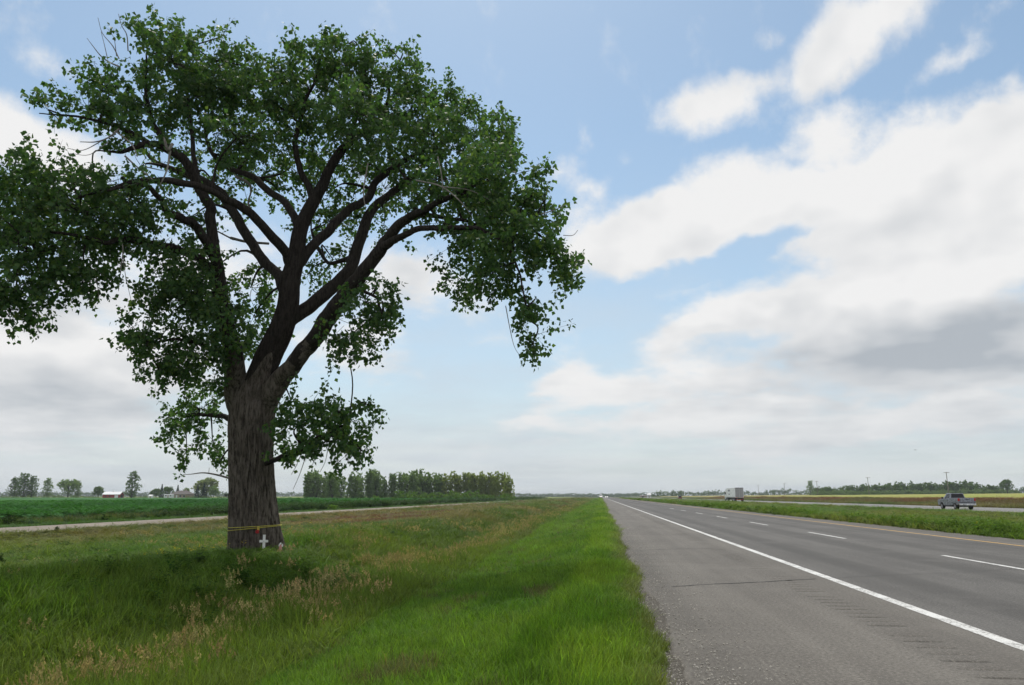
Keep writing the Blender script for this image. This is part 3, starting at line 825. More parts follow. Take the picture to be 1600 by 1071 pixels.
# leaf masses: px centre, px radii, distance offset, density
MASS = [(270, 90, 75, 62, -.6, 1.1), (335, 90, 65, 50, 1.6, 1), (395, 100, 42, 32, 1.4, .8), (232, 165, 66, 50, -1.1, 1.1), (140, 172, 82, 30, -2.4, .9), (165, 135, 45, 35, -2, .8),
 (250, 45, 42, 26, -.2, .8), (345, 50, 26, 24, 1.2, .7), (300, 150, 75, 55, .4, 1.1), (205, 215, 55, 28, -2.2, .5), (85, 180, 40, 16, -2.7, .7),
 (60, 280, 110, 48, -3.2, 1.1), (125, 330, 115, 62, -3, 1.15), (55, 395, 95, 60, -3.6, 1.1), (25, 450, 62, 50, -3.8, 1), (18, 492, 26, 30, -3.9, .8), (130, 430, 58, 38, -3.2, .9),
 (205, 312, 58, 52, -2.6, 1), (-60, 330, 80, 80, -3.5, .9), (-40, 420, 60, 60, -3, .8), (150, 290, 70, 34, -1.5, 1), (220, 260, 60, 26, 1.8, .6), (60, 350, 90, 60, -1, .9), (175, 375, 55, 35, -2, .9),
 (530, 95, 68, 55, .2, 1.1), (482, 65, 30, 26, .1, .8), (565, 135, 88, 50, .9, 1.1), (640, 115, 40, 48, 1.8, .9), (645, 180, 82, 55, 2.3, 1.1), (705, 175, 58, 48, 2.8, 1.05), (600, 222, 80, 40, 2, .9),
 (470, 160, 70, 58, .6, 1), (415, 170, 72, 55, 1.2, 1), (350, 185, 70, 50, 1.8, 1), (395, 232, 62, 34, 2, .75), (480, 225, 52, 40, 1.8, .7), (440, 110, 50, 36, .8, .8), (545, 60, 30, 28, .3, .8), (610, 70, 22, 26, 1.5, .6),
 (560, 180, 80, 50, -1.5, .9), (680, 215, 70, 50, 0, .95), (500, 130, 70, 60, 2.5, .7), (380, 140, 70, 50, 3, .7),
 (740, 222, 78, 58, 2.4, 1.1), (770, 290, 78, 70, -2.8, 1.1), (722, 285, 62, 50, 1.2, 1.1), (832, 305, 26, 46, -3.1, .8), (800, 370, 78, 58, -3.4, 1.1), (862, 395, 40, 48, -3.4, .9), (735, 385, 52, 46, -.4, .95), (785, 225, 40, 50, -1, .9),
 (722, 440, 38, 40, -.2, .7), (772, 430, 50, 42, -3.4, .9), (882, 430, 22, 32, -3.5, .8), (818, 485, 22, 50, -3.9, .9), (832, 538, 10, 26, -4, .8), (692, 350, 30, 22, -2.6, .7), (850, 340, 24, 46, -3, .7), (765, 340, 80, 60, .5, .9), (648, 318, 40, 30, -2, .55), (690, 280, 50, 36, -2.6, .8),
 (520, 295, 66, 46, 2.6, .6), (435, 300, 42, 36, 3, .42), (640, 305, 44, 32, 3, .6), (560, 258, 60, 38, 2.6, .75), (455, 262, 48, 34, 2.4, .55), (340, 235, 60, 36, 2.2, .7), (600, 350, 40, 36, 3, .4),
 (380, 290, 56, 36, 3.6, .6), (540, 330, 50, 38, 3.8, .6), (600, 295, 54, 40, 4, .75), (420, 245, 72, 40, 3.6, .85), (345, 305, 40, 36, 3.4, .5), (500, 255, 60, 40, 3.8, .8), (300, 265, 50, 34, 3.2, .7), (660, 265, 60, 44, 3.8, .9), (370, 215, 60, 36, -1.8, .6), (610, 245, 50, 34, -1, .5),
 (570, 470, 42, 46, -2.2, .9), (552, 520, 42, 42, -2.3, .85), (600, 490, 26, 30, -2.5, .7), (545, 560, 26, 18, -2.3, .7), (520, 405, 44, 40, 2.4, .6), (480, 430, 24, 40, 2.2, .5), (500, 350, 50, 40, 3, .45), (610, 458, 10, 26, -2.5, .7),
 (262, 430, 58, 44, -1.6, 1), (300, 470, 76, 58, -1.4, 1.1), (250, 530, 56, 44, -1.8, 1), (300, 560, 66, 42, -1.3, .95), (350, 505, 46, 56, -1.2, .9), (392, 450, 36, 48, 1.8, .7), (290, 395, 60, 40, -1.5, .9), (372, 522, 44, 40, 1.2, .8), (298, 340, 46, 40, .8, .7),
 (240, 565, 42, 28, -2, .8), (398, 490, 30, 56, 2, .7), (320, 430, 46, 60, 1, .7), (215, 520, 28, 40, -2, .8), (410, 420, 30, 26, 2, .45), (330, 600, 40, 26, .4, .8),
 (312, 640, 48, 44, 1.4, .95), (332, 690, 28, 30, 1.2, .7), (277, 668, 22, 28, 1.6, .8), (292, 705, 12, 20, 1.6, .6), (345, 720, 14, 18, .8, .6), (265, 645, 12, 14, 1.6, .7),
 (500, 640, 44, 34, -1.8, .95), (540, 652, 40, 40, -2.2, .95), (465, 665, 42, 42, -1.3, 1), (515, 690, 58, 26, -1.9, .9), (448, 695, 28, 28, -1, .9), (572, 632, 14, 14, -2.3, .7), (565, 705, 26, 8, -2.3, .6), (455, 625, 26, 18, -1, .7)]
rg = np.random.default_rng(11)
branch = Pile(); leafV = []
S = TD / F
tips = []; roots = []; dirs = []
for (cx, cy_, rx, ry, dz_, den) in MASS:
    D_ = TD + dz_
    c = at(cx, cy_ + (8 if cy_ < 130 else 0), D_) - TREE_BASE
    sc = D_ / F
    ax_ = np.array([max(0.7 * rx, rx - 13) * sc, 0.66 * (rx + ry) * sc, max(0.7 * ry, ry - 15) * sc])
    k = max(7, int(rx * ry * (0.0160 if cx < 260 and cy_ > 225 else 0.0178) * den))
    # branch from the nearest thick enough wood to the mass centre
    d2 = np.linalg.norm(LP - c, axis=1) + np.where(LR < 0.02, 0.5, 0) + np.where(LP[:, 2] > c[2] + 0.4, 0.5, 0)
    j = int(np.argmin(d2)); p0 = LP[j]
    mid = (p0 + c) / 2 + rg.normal(0, 0.15, 3) + np.array([0, 0, 0.15])
    path = catmull([p0, mid, c], 4)
    Vv, Ff = tube_arrays(path, np.linspace(min(0.05, max(0.02, LR[j] * 0.7)), 0.014, len(path)), 6)
    branch.add(Vv, Ff)
    dv = rg.normal(size=(k, 3)); dv /= np.linalg.norm(dv, axis=1)[:, None]
    rad = rg.random(k) ** 0.42
    # lumpy outline
    rad *= 0.72 + 0.5 * fbm(dv[:, 0] * 1.9 + cx, dv[:, 2] * 1.9 + dv[:, 1] * 1.3 + cy_, 5, 2)
    tip = c + dv * rad[:, None] * ax_
    hang = 1.0 if cy_ > 380 else (0.45 if cy_ > 250 else 0.0)
    outd = (tip - c) / (np.linalg.norm(tip - c, axis=1)[:, None] + 1e-6)
    sd = outd * 0.8 + rg.normal(0, 0.35, (k, 3)) + np.array([0, 0, -hang * 0.75])
    sd /= np.linalg.norm(sd, axis=1)[:, None]
    tips.append(tip); dirs.append(sd)
    for q in range(0, k, 3):
        e = tip[q]
        pth = np.array([c + (e - c) * 0.12, c + (e - c) * 0.55 + rg.normal(0, 0.05, 3), e])
        Vv, Ff = tube_arrays(pth, np.array([0.012, 0.008, 0.005]), 3)
        branch.add(Vv, Ff)
tips = np.concatenate(tips); dirs = np.concatenate(dirs)
NS = len(tips)
LEN = rg.uniform(0.26, 0.60, NS) * np.where(rg.random(NS) < 0.07, 1.7, 1.0)
twigs = Pile()
for q in range(NS):
    e = tips[q] + dirs[q] * LEN[q]
    pth = np.array([tips[q] - dirs[q] * 0.1, tips[q] + dirs[q] * LEN[q] * 0.5 + np.array([0, 0, 0.02]), e])
    Vv, Ff = tube_arrays(pth, np.array([0.006, 0.004, 0.002]), 3)
    branch.add(Vv, Ff)
per = 26
t = rg.random((NS, per)) ** 0.85
basep = tips[:, None, :] + dirs[:, None, :] * (t * LEN[:, None])[:, :, None]
off = rg.normal(0, 1, (NS, per, 3)); off /= np.linalg.norm(off, axis=2)[:, :, None]
basep = basep + off * rg.uniform(0.02, 0.17, (NS, per))[:, :, None]
basep = basep.reshape(-1, 3); NL = len(basep)
ld = off.reshape(-1, 3) * 0.6 + rg.normal(0, 0.4, (NL, 3)) + np.array([0, 0, -0.6]); ld /= np.linalg.norm(ld, axis=1)[:, None]
sidev = np.cross(ld, rg.normal(size=(NL, 3))); sidev /= np.linalg.norm(sidev, axis=1)[:, None]
nrm = np.cross(ld, sidev)
ll = (0.055 + 0.085 * rg.random(NL) ** 0.8)[:, None]
v0 = basep; v1 = basep + ld * ll * 0.34 + sidev * ll * 0.48 + nrm * ll * 0.10
v2 = basep + ld * ll; v3 = basep + ld * ll * 0.34 - sidev * ll * 0.48 + nrm * ll * 0.10
LV = np.stack([v0, v1, v2, v3], 1).reshape(-1, 3)
ids = np.arange(NL) * 4
LF = np.concatenate([np.stack([ids, ids + 1, ids + 2], 1), np.stack([ids, ids + 2, ids + 3], 1)])
crown = link('crown', np_mesh('crown', LV, LF, M['leaf']), tree)
tag(crown, kind='stuff')
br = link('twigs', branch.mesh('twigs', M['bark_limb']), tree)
tag(br, kind='stuff')
# bare dead wood
dead = Pile()
DEAD = [[(188, 105, 1.4, -2), (172, 98, 1.2, -2), (158, 88, .9, -2), (145, 72, .6, -2), (136, 60, .3, -2)], [(186, 92, 1, -2), (176, 72, .8, -2), (160, 52, .5, -2), (153, 28, .3, -2)],
 [(200, 80, 1, -2), (198, 55, .8, -2), (190, 40, .6, -2), (185, 22, .3, -2)], [(168, 92, .7, -2), (163, 70, .5, -2), (158, 50, .3, -2)], [(182, 88, .7, -2), (178, 60, .4, -2), (168, 45, .3, -2)],
 [(270, 225, 2.6, -2.6), (262, 235, 2.4, -2.7), (258, 222, 2, -2.8), (256, 215, 1, -2.8)], [(266, 236, 2, -2.6), (262, 262, 1.5, -2.7), (256, 278, 1.2, -2.8), (250, 290, .8, -2.8)],
 [(186, 202, 1.6, -2.8), (170, 215, 1.3, -2.9), (150, 222, 1, -3), (125, 222, .6, -3)], [(180, 205, 1.4, -2.8), (205, 225, 1.2, -2.9), (215, 245, .7, -3)], [(160, 220, .9, -3), (130, 235, .6, -3), (105, 232, .4, -3)],
 [(170, 222, .8, -3), (140, 242, .5, -3), (110, 240, .3, -3)], [(195, 244, 1.6, -3), (215, 262, 1.2, -3), (240, 282, .8, -3)],
 [(188, 430, .7, -3.3), (192, 390, 1, -3.3), (188, 375, 1, -3.3)], [(192, 395, .7, -3.3), (196, 430, .5, -3.3), (205, 470, .3, -3.3)], [(175, 440, .5, -3.3), (160, 430, .6, -3.3), (150, 420, .8, -3.3)], [(155, 470, .3, -3.3), (152, 445, .6, -3.3), (148, 425, .8, -3.3)],
 [(360, 372, 2.4, 1.6), (385, 378, 2.2, 1.6), (420, 381, 2, 1.5)], [(340, 362, 1.2, 1.6), (365, 375, 1.4, 1.6)], [(398, 342, 1.4, 1.8), (388, 318, 1.6, 1.8), (392, 300, 1.4, 1.8), (388, 286, 2.4, 1.8), (368, 276, 2.2, 1.8)],
 [(357, 747, 1.8, -.8), (338, 742, 1.4, -1), (318, 739, 1.1, -1.2), (300, 741, .7, -1.3), (286, 742, .4, -1.4)], [(345, 744, .6, -.9), (350, 735, .4, -.9), (352, 728, .3, -.9)], [(326, 740, .5, -1.1), (327, 731, .3, -1.1)],
 [(560, 700, .8, -2.3), (548, 700, .6, -2.2), (540, 712, .4, -2.2), (548, 728, .3, -2.2)], [(480, 705, .9, -1.6), (475, 722, .7, -1.6), (468, 742, .5, -1.6), (458, 765, .3, -1.6)], [(500, 702, .8, -1.7), (492, 718, .5, -1.7), (486, 732, .3, -1.7)],
 [(520, 705, .8, -1.9), (528, 722, .5, -1.9), (540, 735, .3, -1.9)], [(470, 712, .7, -1.5), (462, 730, .5, -1.5), (455, 742, .3, -1.5)], [(512, 704, .6, -1.8), (508, 722, .4, -1.8), (500, 738, .3, -1.8)],
 [(650, 282, 1.4, -3.4), (690, 292, 1.2, -3.6), (722, 318, .9, -3.8), (735, 336, .6, -3.8)], [(690, 292, 1, -3.6), (735, 298, .8, -3.8), (775, 318, .4, -3.9)], [(684, 245, 1, -3.2), (690, 275, 1, -3.4), (692, 300, .6, -3.6)],
 [(845, 335, .9, -3.6), (862, 330, .8, -3.6), (885, 320, .4, -3.7)], [(880, 368, .6, -3.6), (895, 368, .5, -3.6), (903, 360, .3, -3.6)], [(790, 478, .8, -4), (798, 520, .6, -4), (805, 545, .4, -4), (818, 562, .3, -4)], [(575, 255, 1.2, -2), (568, 300, 1, -2.1), (572, 330, .6, -2.2)]]
for dl in DEAD:
    Cl, rl = limb_path(dl, 5)
    Vv, Ff = tube_arrays(Cl, np.maximum(rl, 0.005), 5)
    dead.add(Vv, Ff)
tag(link('dead_branches', dead.mesh('dead_branches', M['dead_wood']), tree), kind='stuff')

# ------------------------------------------------------------------ the roadside memorial at the trunk
M['ribbon'] = plain('yellow_rope', (0.50, 0.45, 0.09), 0.7, 0.3, scale=30)
M['white_wood'] = plain('white_painted_wood', (0.74, 0.74, 0.72), 0.55, 0.3, var=0.06, scale=14)
M['red_cloth'] = plain('red_fabric', (0.45, 0.045, 0.05), 0.8, 0.2, scale=25)
M['pink'] = plain('pink_ceramic', (0.55, 0.25, 0.22), 0.4, 0.5, scale=25)
def trunk_ring(py):
    """centre and radius of the trunk at a picture height"""
    Ck, rk = limb_path(TRUNK, 24)
    q = catmull([(p[0], p[1], p[2], 0.0) for p in TRUNK], 24)
    k = int(np.argmin(np.abs(q[:60 * 4, 1] - py)))
    return Ck[k] + TREE_BASE, rk[k]
rope = empty('rope', tuple(TREE_BASE), label='bright yellow rope tied round the big tree trunk near its foot', cat='rope')
for off_, tilt, nm in ((0.0, -0.10, 'strand'), (-0.055, -0.16, 'strand')):
    c0, r0 = trunk_ring(822.5)
    c0 = c0 + np.array([0, 0, off_])
    th = np.linspace(0, 2 * np.pi, 72, endpoint=False)
    rr_ = (r0 + 0.030) * (1 + 0.01 * np.sin(3 * th))
    pth = np.stack([c0[0] + rr_ * np.cos(th), c0[1] + rr_ * np.sin(th), c0[2] + 0.038 * np.cos(th) + (0.03 * np.cos(th) if off_ else 0)], 1) - TREE_BASE
    pth = np.vstack([pth, pth[:1]])
    Vv, Ff = tube_arrays(pth, np.full(len(pth), 0.009), 6)
    link(nm, np_mesh(nm, Vv, Ff, M['ribbon'], True), rope)
def on_trunk(px, py, extra=0.03):
    c0, r0 = trunk_ring(py)
    d = at(px, py, TD - r0) - c0
    d[2] = 0
    d = d / np.linalg.norm(d) * (r0 + extra)
    p = c0 + d; p[2] = at(px, py, TD - r0)[2]
    return p
kn = on_trunk(404, 824, 0.05) - TREE_BASE
MB().box(kn[0] - 0.028, kn[0] + 0.028, kn[1] - 0.02, kn[1] + 0.02, kn[2] - 0.10, kn[2] + 0.01).build('knot', M['ribbon'], rope, bevel=0.008)
p = on_trunk(403, 831, 0.07)
rose = empty('fabric_rose', tuple(p), label='small red fabric rose hanging from the yellow rope on the trunk', cat='flower')
mb = MB()
for k in range(7):
    a_ = k * 0.9; rr0 = 0.030 if k else 0
    x_, z_ = rr0 * math.cos(a_), rr0 * math.sin(a_)
    mb.hull([(x_ + 0.024 * math.cos(u), -0.01, z_ + 0.024 * math.sin(u)) for u in np.linspace(0, 5.5, 8)],
            [(x_ + 0.019 * math.cos(u), -0.055, z_ + 0.019 * math.sin(u)) for u in np.linspace(0, 5.5, 8)])
mb.build('petals', M['red_cloth'], rose)
MB().cyl((0, 0.0, -0.02), (0.01, 0.0, 0.12), 0.006, n=6).build('stem', M['red_cloth'], rose)
# white cross
cb = at(412, 855, TD - 0.95)
cz_ = tz1(cb[0], cb[1])
cross = empty('memorial_cross', (float(cb[0]), float(cb[1]), cz_), R(8), label='small white wooden cross standing at the foot of the big tree', cat='cross')
top_z = float(at(412, 836, TD - 0.95)[2]) - cz_
MB().box(-0.034, 0.034, -0.014, 0.014, -0.15, top_z).build('upright', M['white_wood'], cross, bevel=0.004)
MB().box(-0.115, 0.115, -0.030, -0.0145, top_z - 0.20, top_z - 0.135).build('crosspiece', M['white_wood'], cross, bevel=0.004)
MB().cyl((0, -0.0305, top_z - 0.168), (0, -0.034, top_z - 0.168), 0.008, n=8).build('nail', M['dead_wood'], cross)
# little figurine right of the cross
fb = at(438, 858, TD - 0.9)
fz = tz1(fb[0], fb[1])
fig = empty('figurine', (float(fb[0]), float(fb[1]), fz), label='tiny pale pink figurine in the grass right of the cross', cat='figurine')
prof = [(0.045, 0), (0.05, 0.05), (0.035, 0.14), (0.02, 0.19), (0.012, 0.2)]
mb = MB()
for (r0_, z0_), (r1_, z1_) in zip(prof[:-1], prof[1:]): mb.cyl((0, 0, z0_ + 0.0), (0, 0, z1_), r0_, r1_, 12)
mb.build('body', M['pink'], fig)
mb = MB(); mb.cyl((0, 0, 0.195), (0, 0, 0.215), 0.018, 0.026, 10); mb.cyl((0, 0, 0.215), (0, 0, 0.245), 0.026, 0.014, 10); mb.build('head', M['white_wood'], fig)
mb = MB()
for s_ in (-1, 1): mb.hull([(s_ * 0.02, 0.01, 0.10), (s_ * 0.065, 0.025, 0.16), (s_ * 0.05, 0.03, 0.22), (s_ * 0.015, 0.015, 0.18)], [(s_ * 0.02, 0.02, 0.10), (s_ * 0.065, 0.032, 0.16), (s_ * 0.05, 0.037, 0.22), (s_ * 0.015, 0.025, 0.18)])
mb.build('wings', M['white_wood'], fig)

# ------------------------------------------------------------------ grass: plants instanced on points (geometry nodes)
M['blade'] = blade_mat('grass_blade', 0.40, 0.6, 0.15, 0.4)
M['straw'] = blade_mat('seed_stem', 0.25, 0.7, 0.15, 0.35)
M['weed'] = blade_mat('weed_leaf', 0.40, 0.75, 0.08, 0.4)
def tuft(name, nblade, h, spread, width, lean, mat, seed, heads=False, curl=0.35):
    rg = np.random.default_rng(seed)
    V = []; Fq = []
    for k in range(nblade):
        a = rg.random() * 2 * np.pi; r = spread * math.sqrt(rg.random())
        bx, by = r * math.cos(a), r * math.sin(a)
        hh = h * rg.uniform(0.55, 1.1)
        la = rg.random() * 2 * np.pi; le = lean * hh * rg.uniform(0.2, 1.2)
        wx, wy = -math.sin(la + rg.normal() * 0.6), math.cos(la + rg.normal() * 0.6)
        w = width * rg.uniform(0.7, 1.3)
        prof = [(0, 0, 1.0), (0.45, 0.22, 0.85), (0.8, 0.6, 0.55), (1.0 - curl * 0.3 * rg.random(), 1.0, 0.12)]
        o = len(V)
        for zt, lt, wt_ in prof:
            cx_, cy__, cz__ = bx + math.cos(la) * le * lt, by + math.sin(la) * le * lt, hh * zt
            V.append((cx_ - wx * w * wt_ / 2, cy__ - wy * w * wt_ / 2, cz__)); V.append((cx_ + wx * w * wt_ / 2, cy__ + wy * w * wt_ / 2, cz__))
        for q in range(3):
            Fq.append((o + 2 * q, o + 2 * q + 1, o + 2 * q + 3, o + 2 * q + 2))
        if heads:
            tx, ty, tz_ = bx + math.cos(la) * le, by + math.sin(la) * le, hh * prof[3][0]
            for q in range(9):
                o = len(V)
                dz_ = -q * 0.016 * h / 0.8; sp = 0.006 + 0.0045 * q
                aa = rg.random() * 6.28
                ex_, ey_ = math.cos(aa) * sp, math.sin(aa) * sp
                V += [(tx, ty, tz_ + dz_), (tx + ex_ * 0.6, ty + ey_ * 0.6, tz_ + dz_ + 0.01), (tx + ex_, ty + ey_, tz_ + dz_ - 0.025), (tx + ex_ * 0.3, ty + ey_ * 0.3, tz_ + dz_ - 0.03)]
                Fq.append((o, o + 1, o + 2, o + 3))
    return bpy.data.objects.new(name, np_mesh(name, np.array(V), np.array(Fq), mat))
def forb(name, nleaf, h, spread, ls, mat, seed):
    """leafy weed: upright stems with broad leaves all along"""
    rg = np.random.default_rng(seed)
    V = []; Fq = []
    for s in range(5):
        a = rg.random() * 6.28; r = spread * rg.random() * 0.6
        hh = h * rg.uniform(0.6, 1.1); lx, ly = rg.normal(0, 0.18, 2) * hh
        for k in range(nleaf):
            t = (k + rg.random()) / nleaf
            p = np.array([r * math.cos(a) + lx * t, r * math.sin(a) + ly * t, hh * (0.08 + 0.92 * t)])
            d = rg.normal(size=3); d[2] = abs(d[2]) * 0.4 + 0.1; d /= np.linalg.norm(d)
            sd = np.cross(d, [0, 0, 1.0]); sd /= np.linalg.norm(sd) + 1e-6
            L = ls * (1.15 - 0.6 * t) * rg.uniform(0.7, 1.2); w = L * 0.22
            o = len(V)
            V += [p, p + d * L * 0.45 + sd * w, p + d * L + np.array([0, 0, -0.25 * L]), p + d * L * 0.45 - sd * w]
            Fq.append((o, o + 1, o + 2, o + 3))
    return bpy.data.objects.new(name, np_mesh(name, np.array(V), np.array(Fq), mat))
def flower(name, h, mat, seed):
    rg = np.random.default_rng(seed)
    V = []; Fq = []
    for k in range(11):
        c = np.array([rg.normal(0, 0.05), rg.normal(0, 0.05), h + rg.normal(0, 0.05)])
        d = rg.normal(size=3); d /= np.linalg.norm(d); e = np.cross(d, rg.normal(size=3)); e /= np.linalg.norm(e)
        o = len(V); s = 0.015
        V += [c - d * s, c + e * s, c + d * s, c - e * s]; Fq.append((o, o + 1, o + 2, o + 3))
    return bpy.data.objects.new(name, np_mesh(name, np.array(V), np.array(Fq), mat))

def scatter(name, pts, rot, scl, tint, idx, protos, label=None, cat=None):
    n = len(pts)
    me = bpy.data.meshes.new(name)
    me.vertices.add(n)
    me.vertices.foreach_set('co', np.ascontiguousarray(pts, dtype=np.float32).ravel())
    for nm, typ, arr, key in (('rot', 'FLOAT_VECTOR', rot, 'vector'), ('scl', 'FLOAT_VECTOR', scl, 'vector'), ('pick', 'INT', idx, 'value')):
        at_ = me.attributes.new(nm, typ, 'POINT')
        at_.data.foreach_set(key, np.ascontiguousarray(arr, dtype=np.int32 if typ == 'INT' else np.float32).ravel())
    at_ = me.attributes.new('tint', 'FLOAT_COLOR', 'POINT')
    at_.data.foreach_set('color', np.concatenate([tint, np.ones((n, 1))], 1).astype(np.float32).ravel())
    o = link(name, me)
    ng = bpy.data.node_groups.new(name, 'GeometryNodeTree')
    ng.interface.new_socket('Geometry', in_out='INPUT', socket_type='NodeSocketGeometry')
    ng.interface.new_socket('Geometry', in_out='OUTPUT', socket_type='NodeSocketGeometry')
    gi = ng.nodes.new('NodeGroupInput'); go = ng.nodes.new('NodeGroupOutput')
    ip = ng.nodes.new('GeometryNodeInstanceOnPoints')
    jn = ng.nodes.new('GeometryNodeJoinGeometry')
    for p in reversed(protos):
        oi = ng.nodes.new('GeometryNodeObjectInfo'); oi.inputs['Object'].default_value = p
        oi.inputs['As Instance'].default_value = True
        ng.links.new(oi.outputs['Geometry'], jn.inputs[0])
    def attr(nm, typ):
        na = ng.nodes.new('GeometryNodeInputNamedAttribute'); na.data_type = typ; na.inputs['Name'].default_value = nm
        return na.outputs['Attribute']
    ng.links.new(gi.outputs[0], ip.inputs['Points'])
    ng.links.new(jn.outputs[0], ip.inputs['Instance'])
    ip.inputs['Pick Instance'].default_value = True
    ng.links.new(attr('pick', 'INT'), ip.inputs['Instance Index'])
    er = ng.nodes.new('FunctionNodeEulerToRotation')
    ng.links.new(attr('rot', 'FLOAT_VECTOR'), er.inputs[0])
    ng.links.new(er.outputs[0], ip.inputs['Rotation'])
    ng.links.new(attr('scl', 'FLOAT_VECTOR'), ip.inputs['Scale'])
    ng.links.new(ip.outputs[0], go.inputs[0])
    md = o.modifiers.new('plants', 'NODES'); md.node_group = ng
    return tag(o, label, cat, kind='stuff')

BANDS = [(4, 9), (9, 16), (16, 30), (30, 60), (60, 120), (120, 250), (250, 520)]
BW = [1.0, 1.25, 1.7, 2.5, 3.6, 5.5, 8.5]        # plants stand for wider clumps farther off
def spread_pts(x0, x1, dens, seed, ymin=4, ymax=520):
    """uniform points in a strip x0..x1 in distance bands, kept to what the lens (with a margin) can see"""
    rg = np.random.default_rng(seed)
    out = []; lod = []
    for bi, (a, b) in enumerate(BANDS):
        lo, hi = max(a, ymin), min(b, ymax)
        if hi <= lo or dens[bi] <= 0: continue
        k = int((x1 - x0) * (hi - lo) * dens[bi])
        x = rg.uniform(x0, x1, k); y = rg.uniform(lo, hi, k)
        P_ = np.stack([x, y, tz(x, y)], 1)
        u, v, z = project(P_)
        keep = (z > 2) & (u > -260) & (u < 1860) & (v < 1250)
        out.append(P_[keep]); lod.append(np.full(keep.sum(), bi))
    return np.concatenate(out), np.concatenate(lod)
def dress(P_, lod, seed, hscale=1.0, hvar=0.3, lean=0.12, wmul=1.0, bands=None):
    bands = BW if bands is None else bands
    rg = np.random.default_rng(seed)
    n = len(P_)
    rot = np.stack([rg.normal(0, lean, n), rg.normal(0, lean, n), rg.uniform(0, 6.283, n)], 1)
    w = np.array(bands)[lod] * wmul * rg.uniform(0.8, 1.25, n)
    h = hscale * (1 + rg.uniform(-hvar, hvar, n)) * (1 + 0.04 * lod)
    return rot, np.stack([w, w, h], 1)
def lerp(a, b, t):
    return np.asarray(a)[None, :] * (1 - t[:, None]) + np.asarray(b)[None, :] * t[:, None]
def jit(c, rg, v=0.18):
    return c * (1 + rg.uniform(-v, v, (len(c), 1))) * (1 + rg.uniform(-0.07, 0.07, (len(c), 3)))
rgg = np.random.default_rng(99)

MOWN = [tuft('mown_%d' % k, 34, 0.13, 0.13, 0.0075, 0.75, M['blade'], 100 + k) for k in range(3)]
EDGE = [tuft('edge_%d' % k, 36, 0.30, 0.10, 0.0065, 0.40, M['blade'], 110 + k) for k in range(3)]
TALL = [tuft('tall_%d' % k, 30, 0.55, 0.13, 0.010, 0.42, M['blade'], 120 + k) for k in range(3)]
SEED = [tuft('seed_%d' % k, 12, 0.85, 0.12, 0.005, 0.32, M['straw'], 130 + k, heads=True) for k in range(3)]
FORB = [forb('forb_%d' % k, 16, 0.60, 0.22, 0.16, M['weed'], 140 + k) for k in range(3)]
FLOW = [flower('flower_%d' % k, 0.55, M['weed'], 150 + k) for k in range(2)]

XL = lambda y: -3.6 + 0.25 * (fbm(y * 0.12, y * 0, 201, 2) - 0.5) * 2      # edge of the mown strip
# mown verge
P_, lod = spread_pts(-4.1, 0.45, [260, 150, 80, 30, 9, 3, 1], 1)
e = 0.0 + (fbm(P_[:, 1] * 0.8, P_[:, 1] * 0, 51, 4) - 0.5) * 0.55
keep = (P_[:, 0] > XL(P_[:, 1])) & (P_[:, 0] < e)
P_, lod = P_[keep], lod[keep]
rot, scl = dress(P_, lod, 2, 0.82, 0.35, 0.15)
pn = fbm(P_[:, 0] * 0.8, P_[:, 1] * 0.35, 301, 4)
pn2 = fbm(P_[:, 0] * 2.5, P_[:, 1] * 1.2, 311, 3)
scl[:, 2] *= 0.75 + 0.7 * pn
stray = rgg.random(len(P_)) < 0.035
scl[stray, 2] *= 1.5
c = lerp((0.074, 0.162, 0.015), (0.132, 0.232, 0.026), sstep(0.3, 0.7, pn))
c = np.where((pn2 > 0.70)[:, None], lerp((0.085, 0.14, 0.030), (0.13, 0.14, 0.045), pn2), c)
c[stray] *= np.array([1.2, 1.15, 1.2])
scatter('mown_grass', P_, rot, scl, jit(c, rgg, 0.25), rgg.integers(0, 3, len(P_)), MOWN, 'short mown green grass on the verge beside the road shoulder', 'grass')
# bright unmown fringe along the pavement
P_, lod = spread_pts(-1.7, 0.75, [260, 150, 70, 22, 7, 2.5, 1], 3)
e = 0.50 + (fbm(P_[:, 1] * 0.8, P_[:, 1] * 0, 51, 4) - 0.5) * 0.55
e = np.where(P_[:, 1] > 25, e + 0.1, e)
lft = -0.45 - 0.55 * fbm(P_[:, 1] * 0.35, P_[:, 1] * 0, 87, 3) * sstep(14, 6, P_[:, 1]) + 0.25 * sstep(10, 25, P_[:, 1])
thin = rgg.random(len(P_)) < (0.55 + 0.45 * sstep(0.35, 0.5, fbm(P_[:, 0] * 1.3, P_[:, 1] * 0.6, 88, 3)))
keep = (P_[:, 0] > lft) & (P_[:, 0] < e) & thin
P_, lod = P_[keep], lod[keep]
rot, scl = dress(P_, lod, 4, 0.66, 0.4, 0.14)
scl[:, 2] *= np.clip(0.55 + 0.9 * (e[keep] - P_[:, 0]), 0.3, 1.0)
pn = fbm(P_[:, 0] * 1.2, P_[:, 1] * 0.45, 321, 4)
c = lerp((0.088, 0.180, 0.016), (0.175, 0.280, 0.030), sstep(0.3, 0.65, pn))
edge_t = sstep(0.3, 0.0, e[keep] - P_[:, 0])
c = c * (1 - 0.6 * edge_t[:, None]) + np.array([0.16, 0.15, 0.06])[None, :] * 0.6 * edge_t[:, None]
scatter('verge_fringe_grass', P_, rot, scl, jit(c, rgg), rgg.integers(0, 3, len(P_)), EDGE, 'bright yellow green longer grass fringing the road shoulder', 'grass')
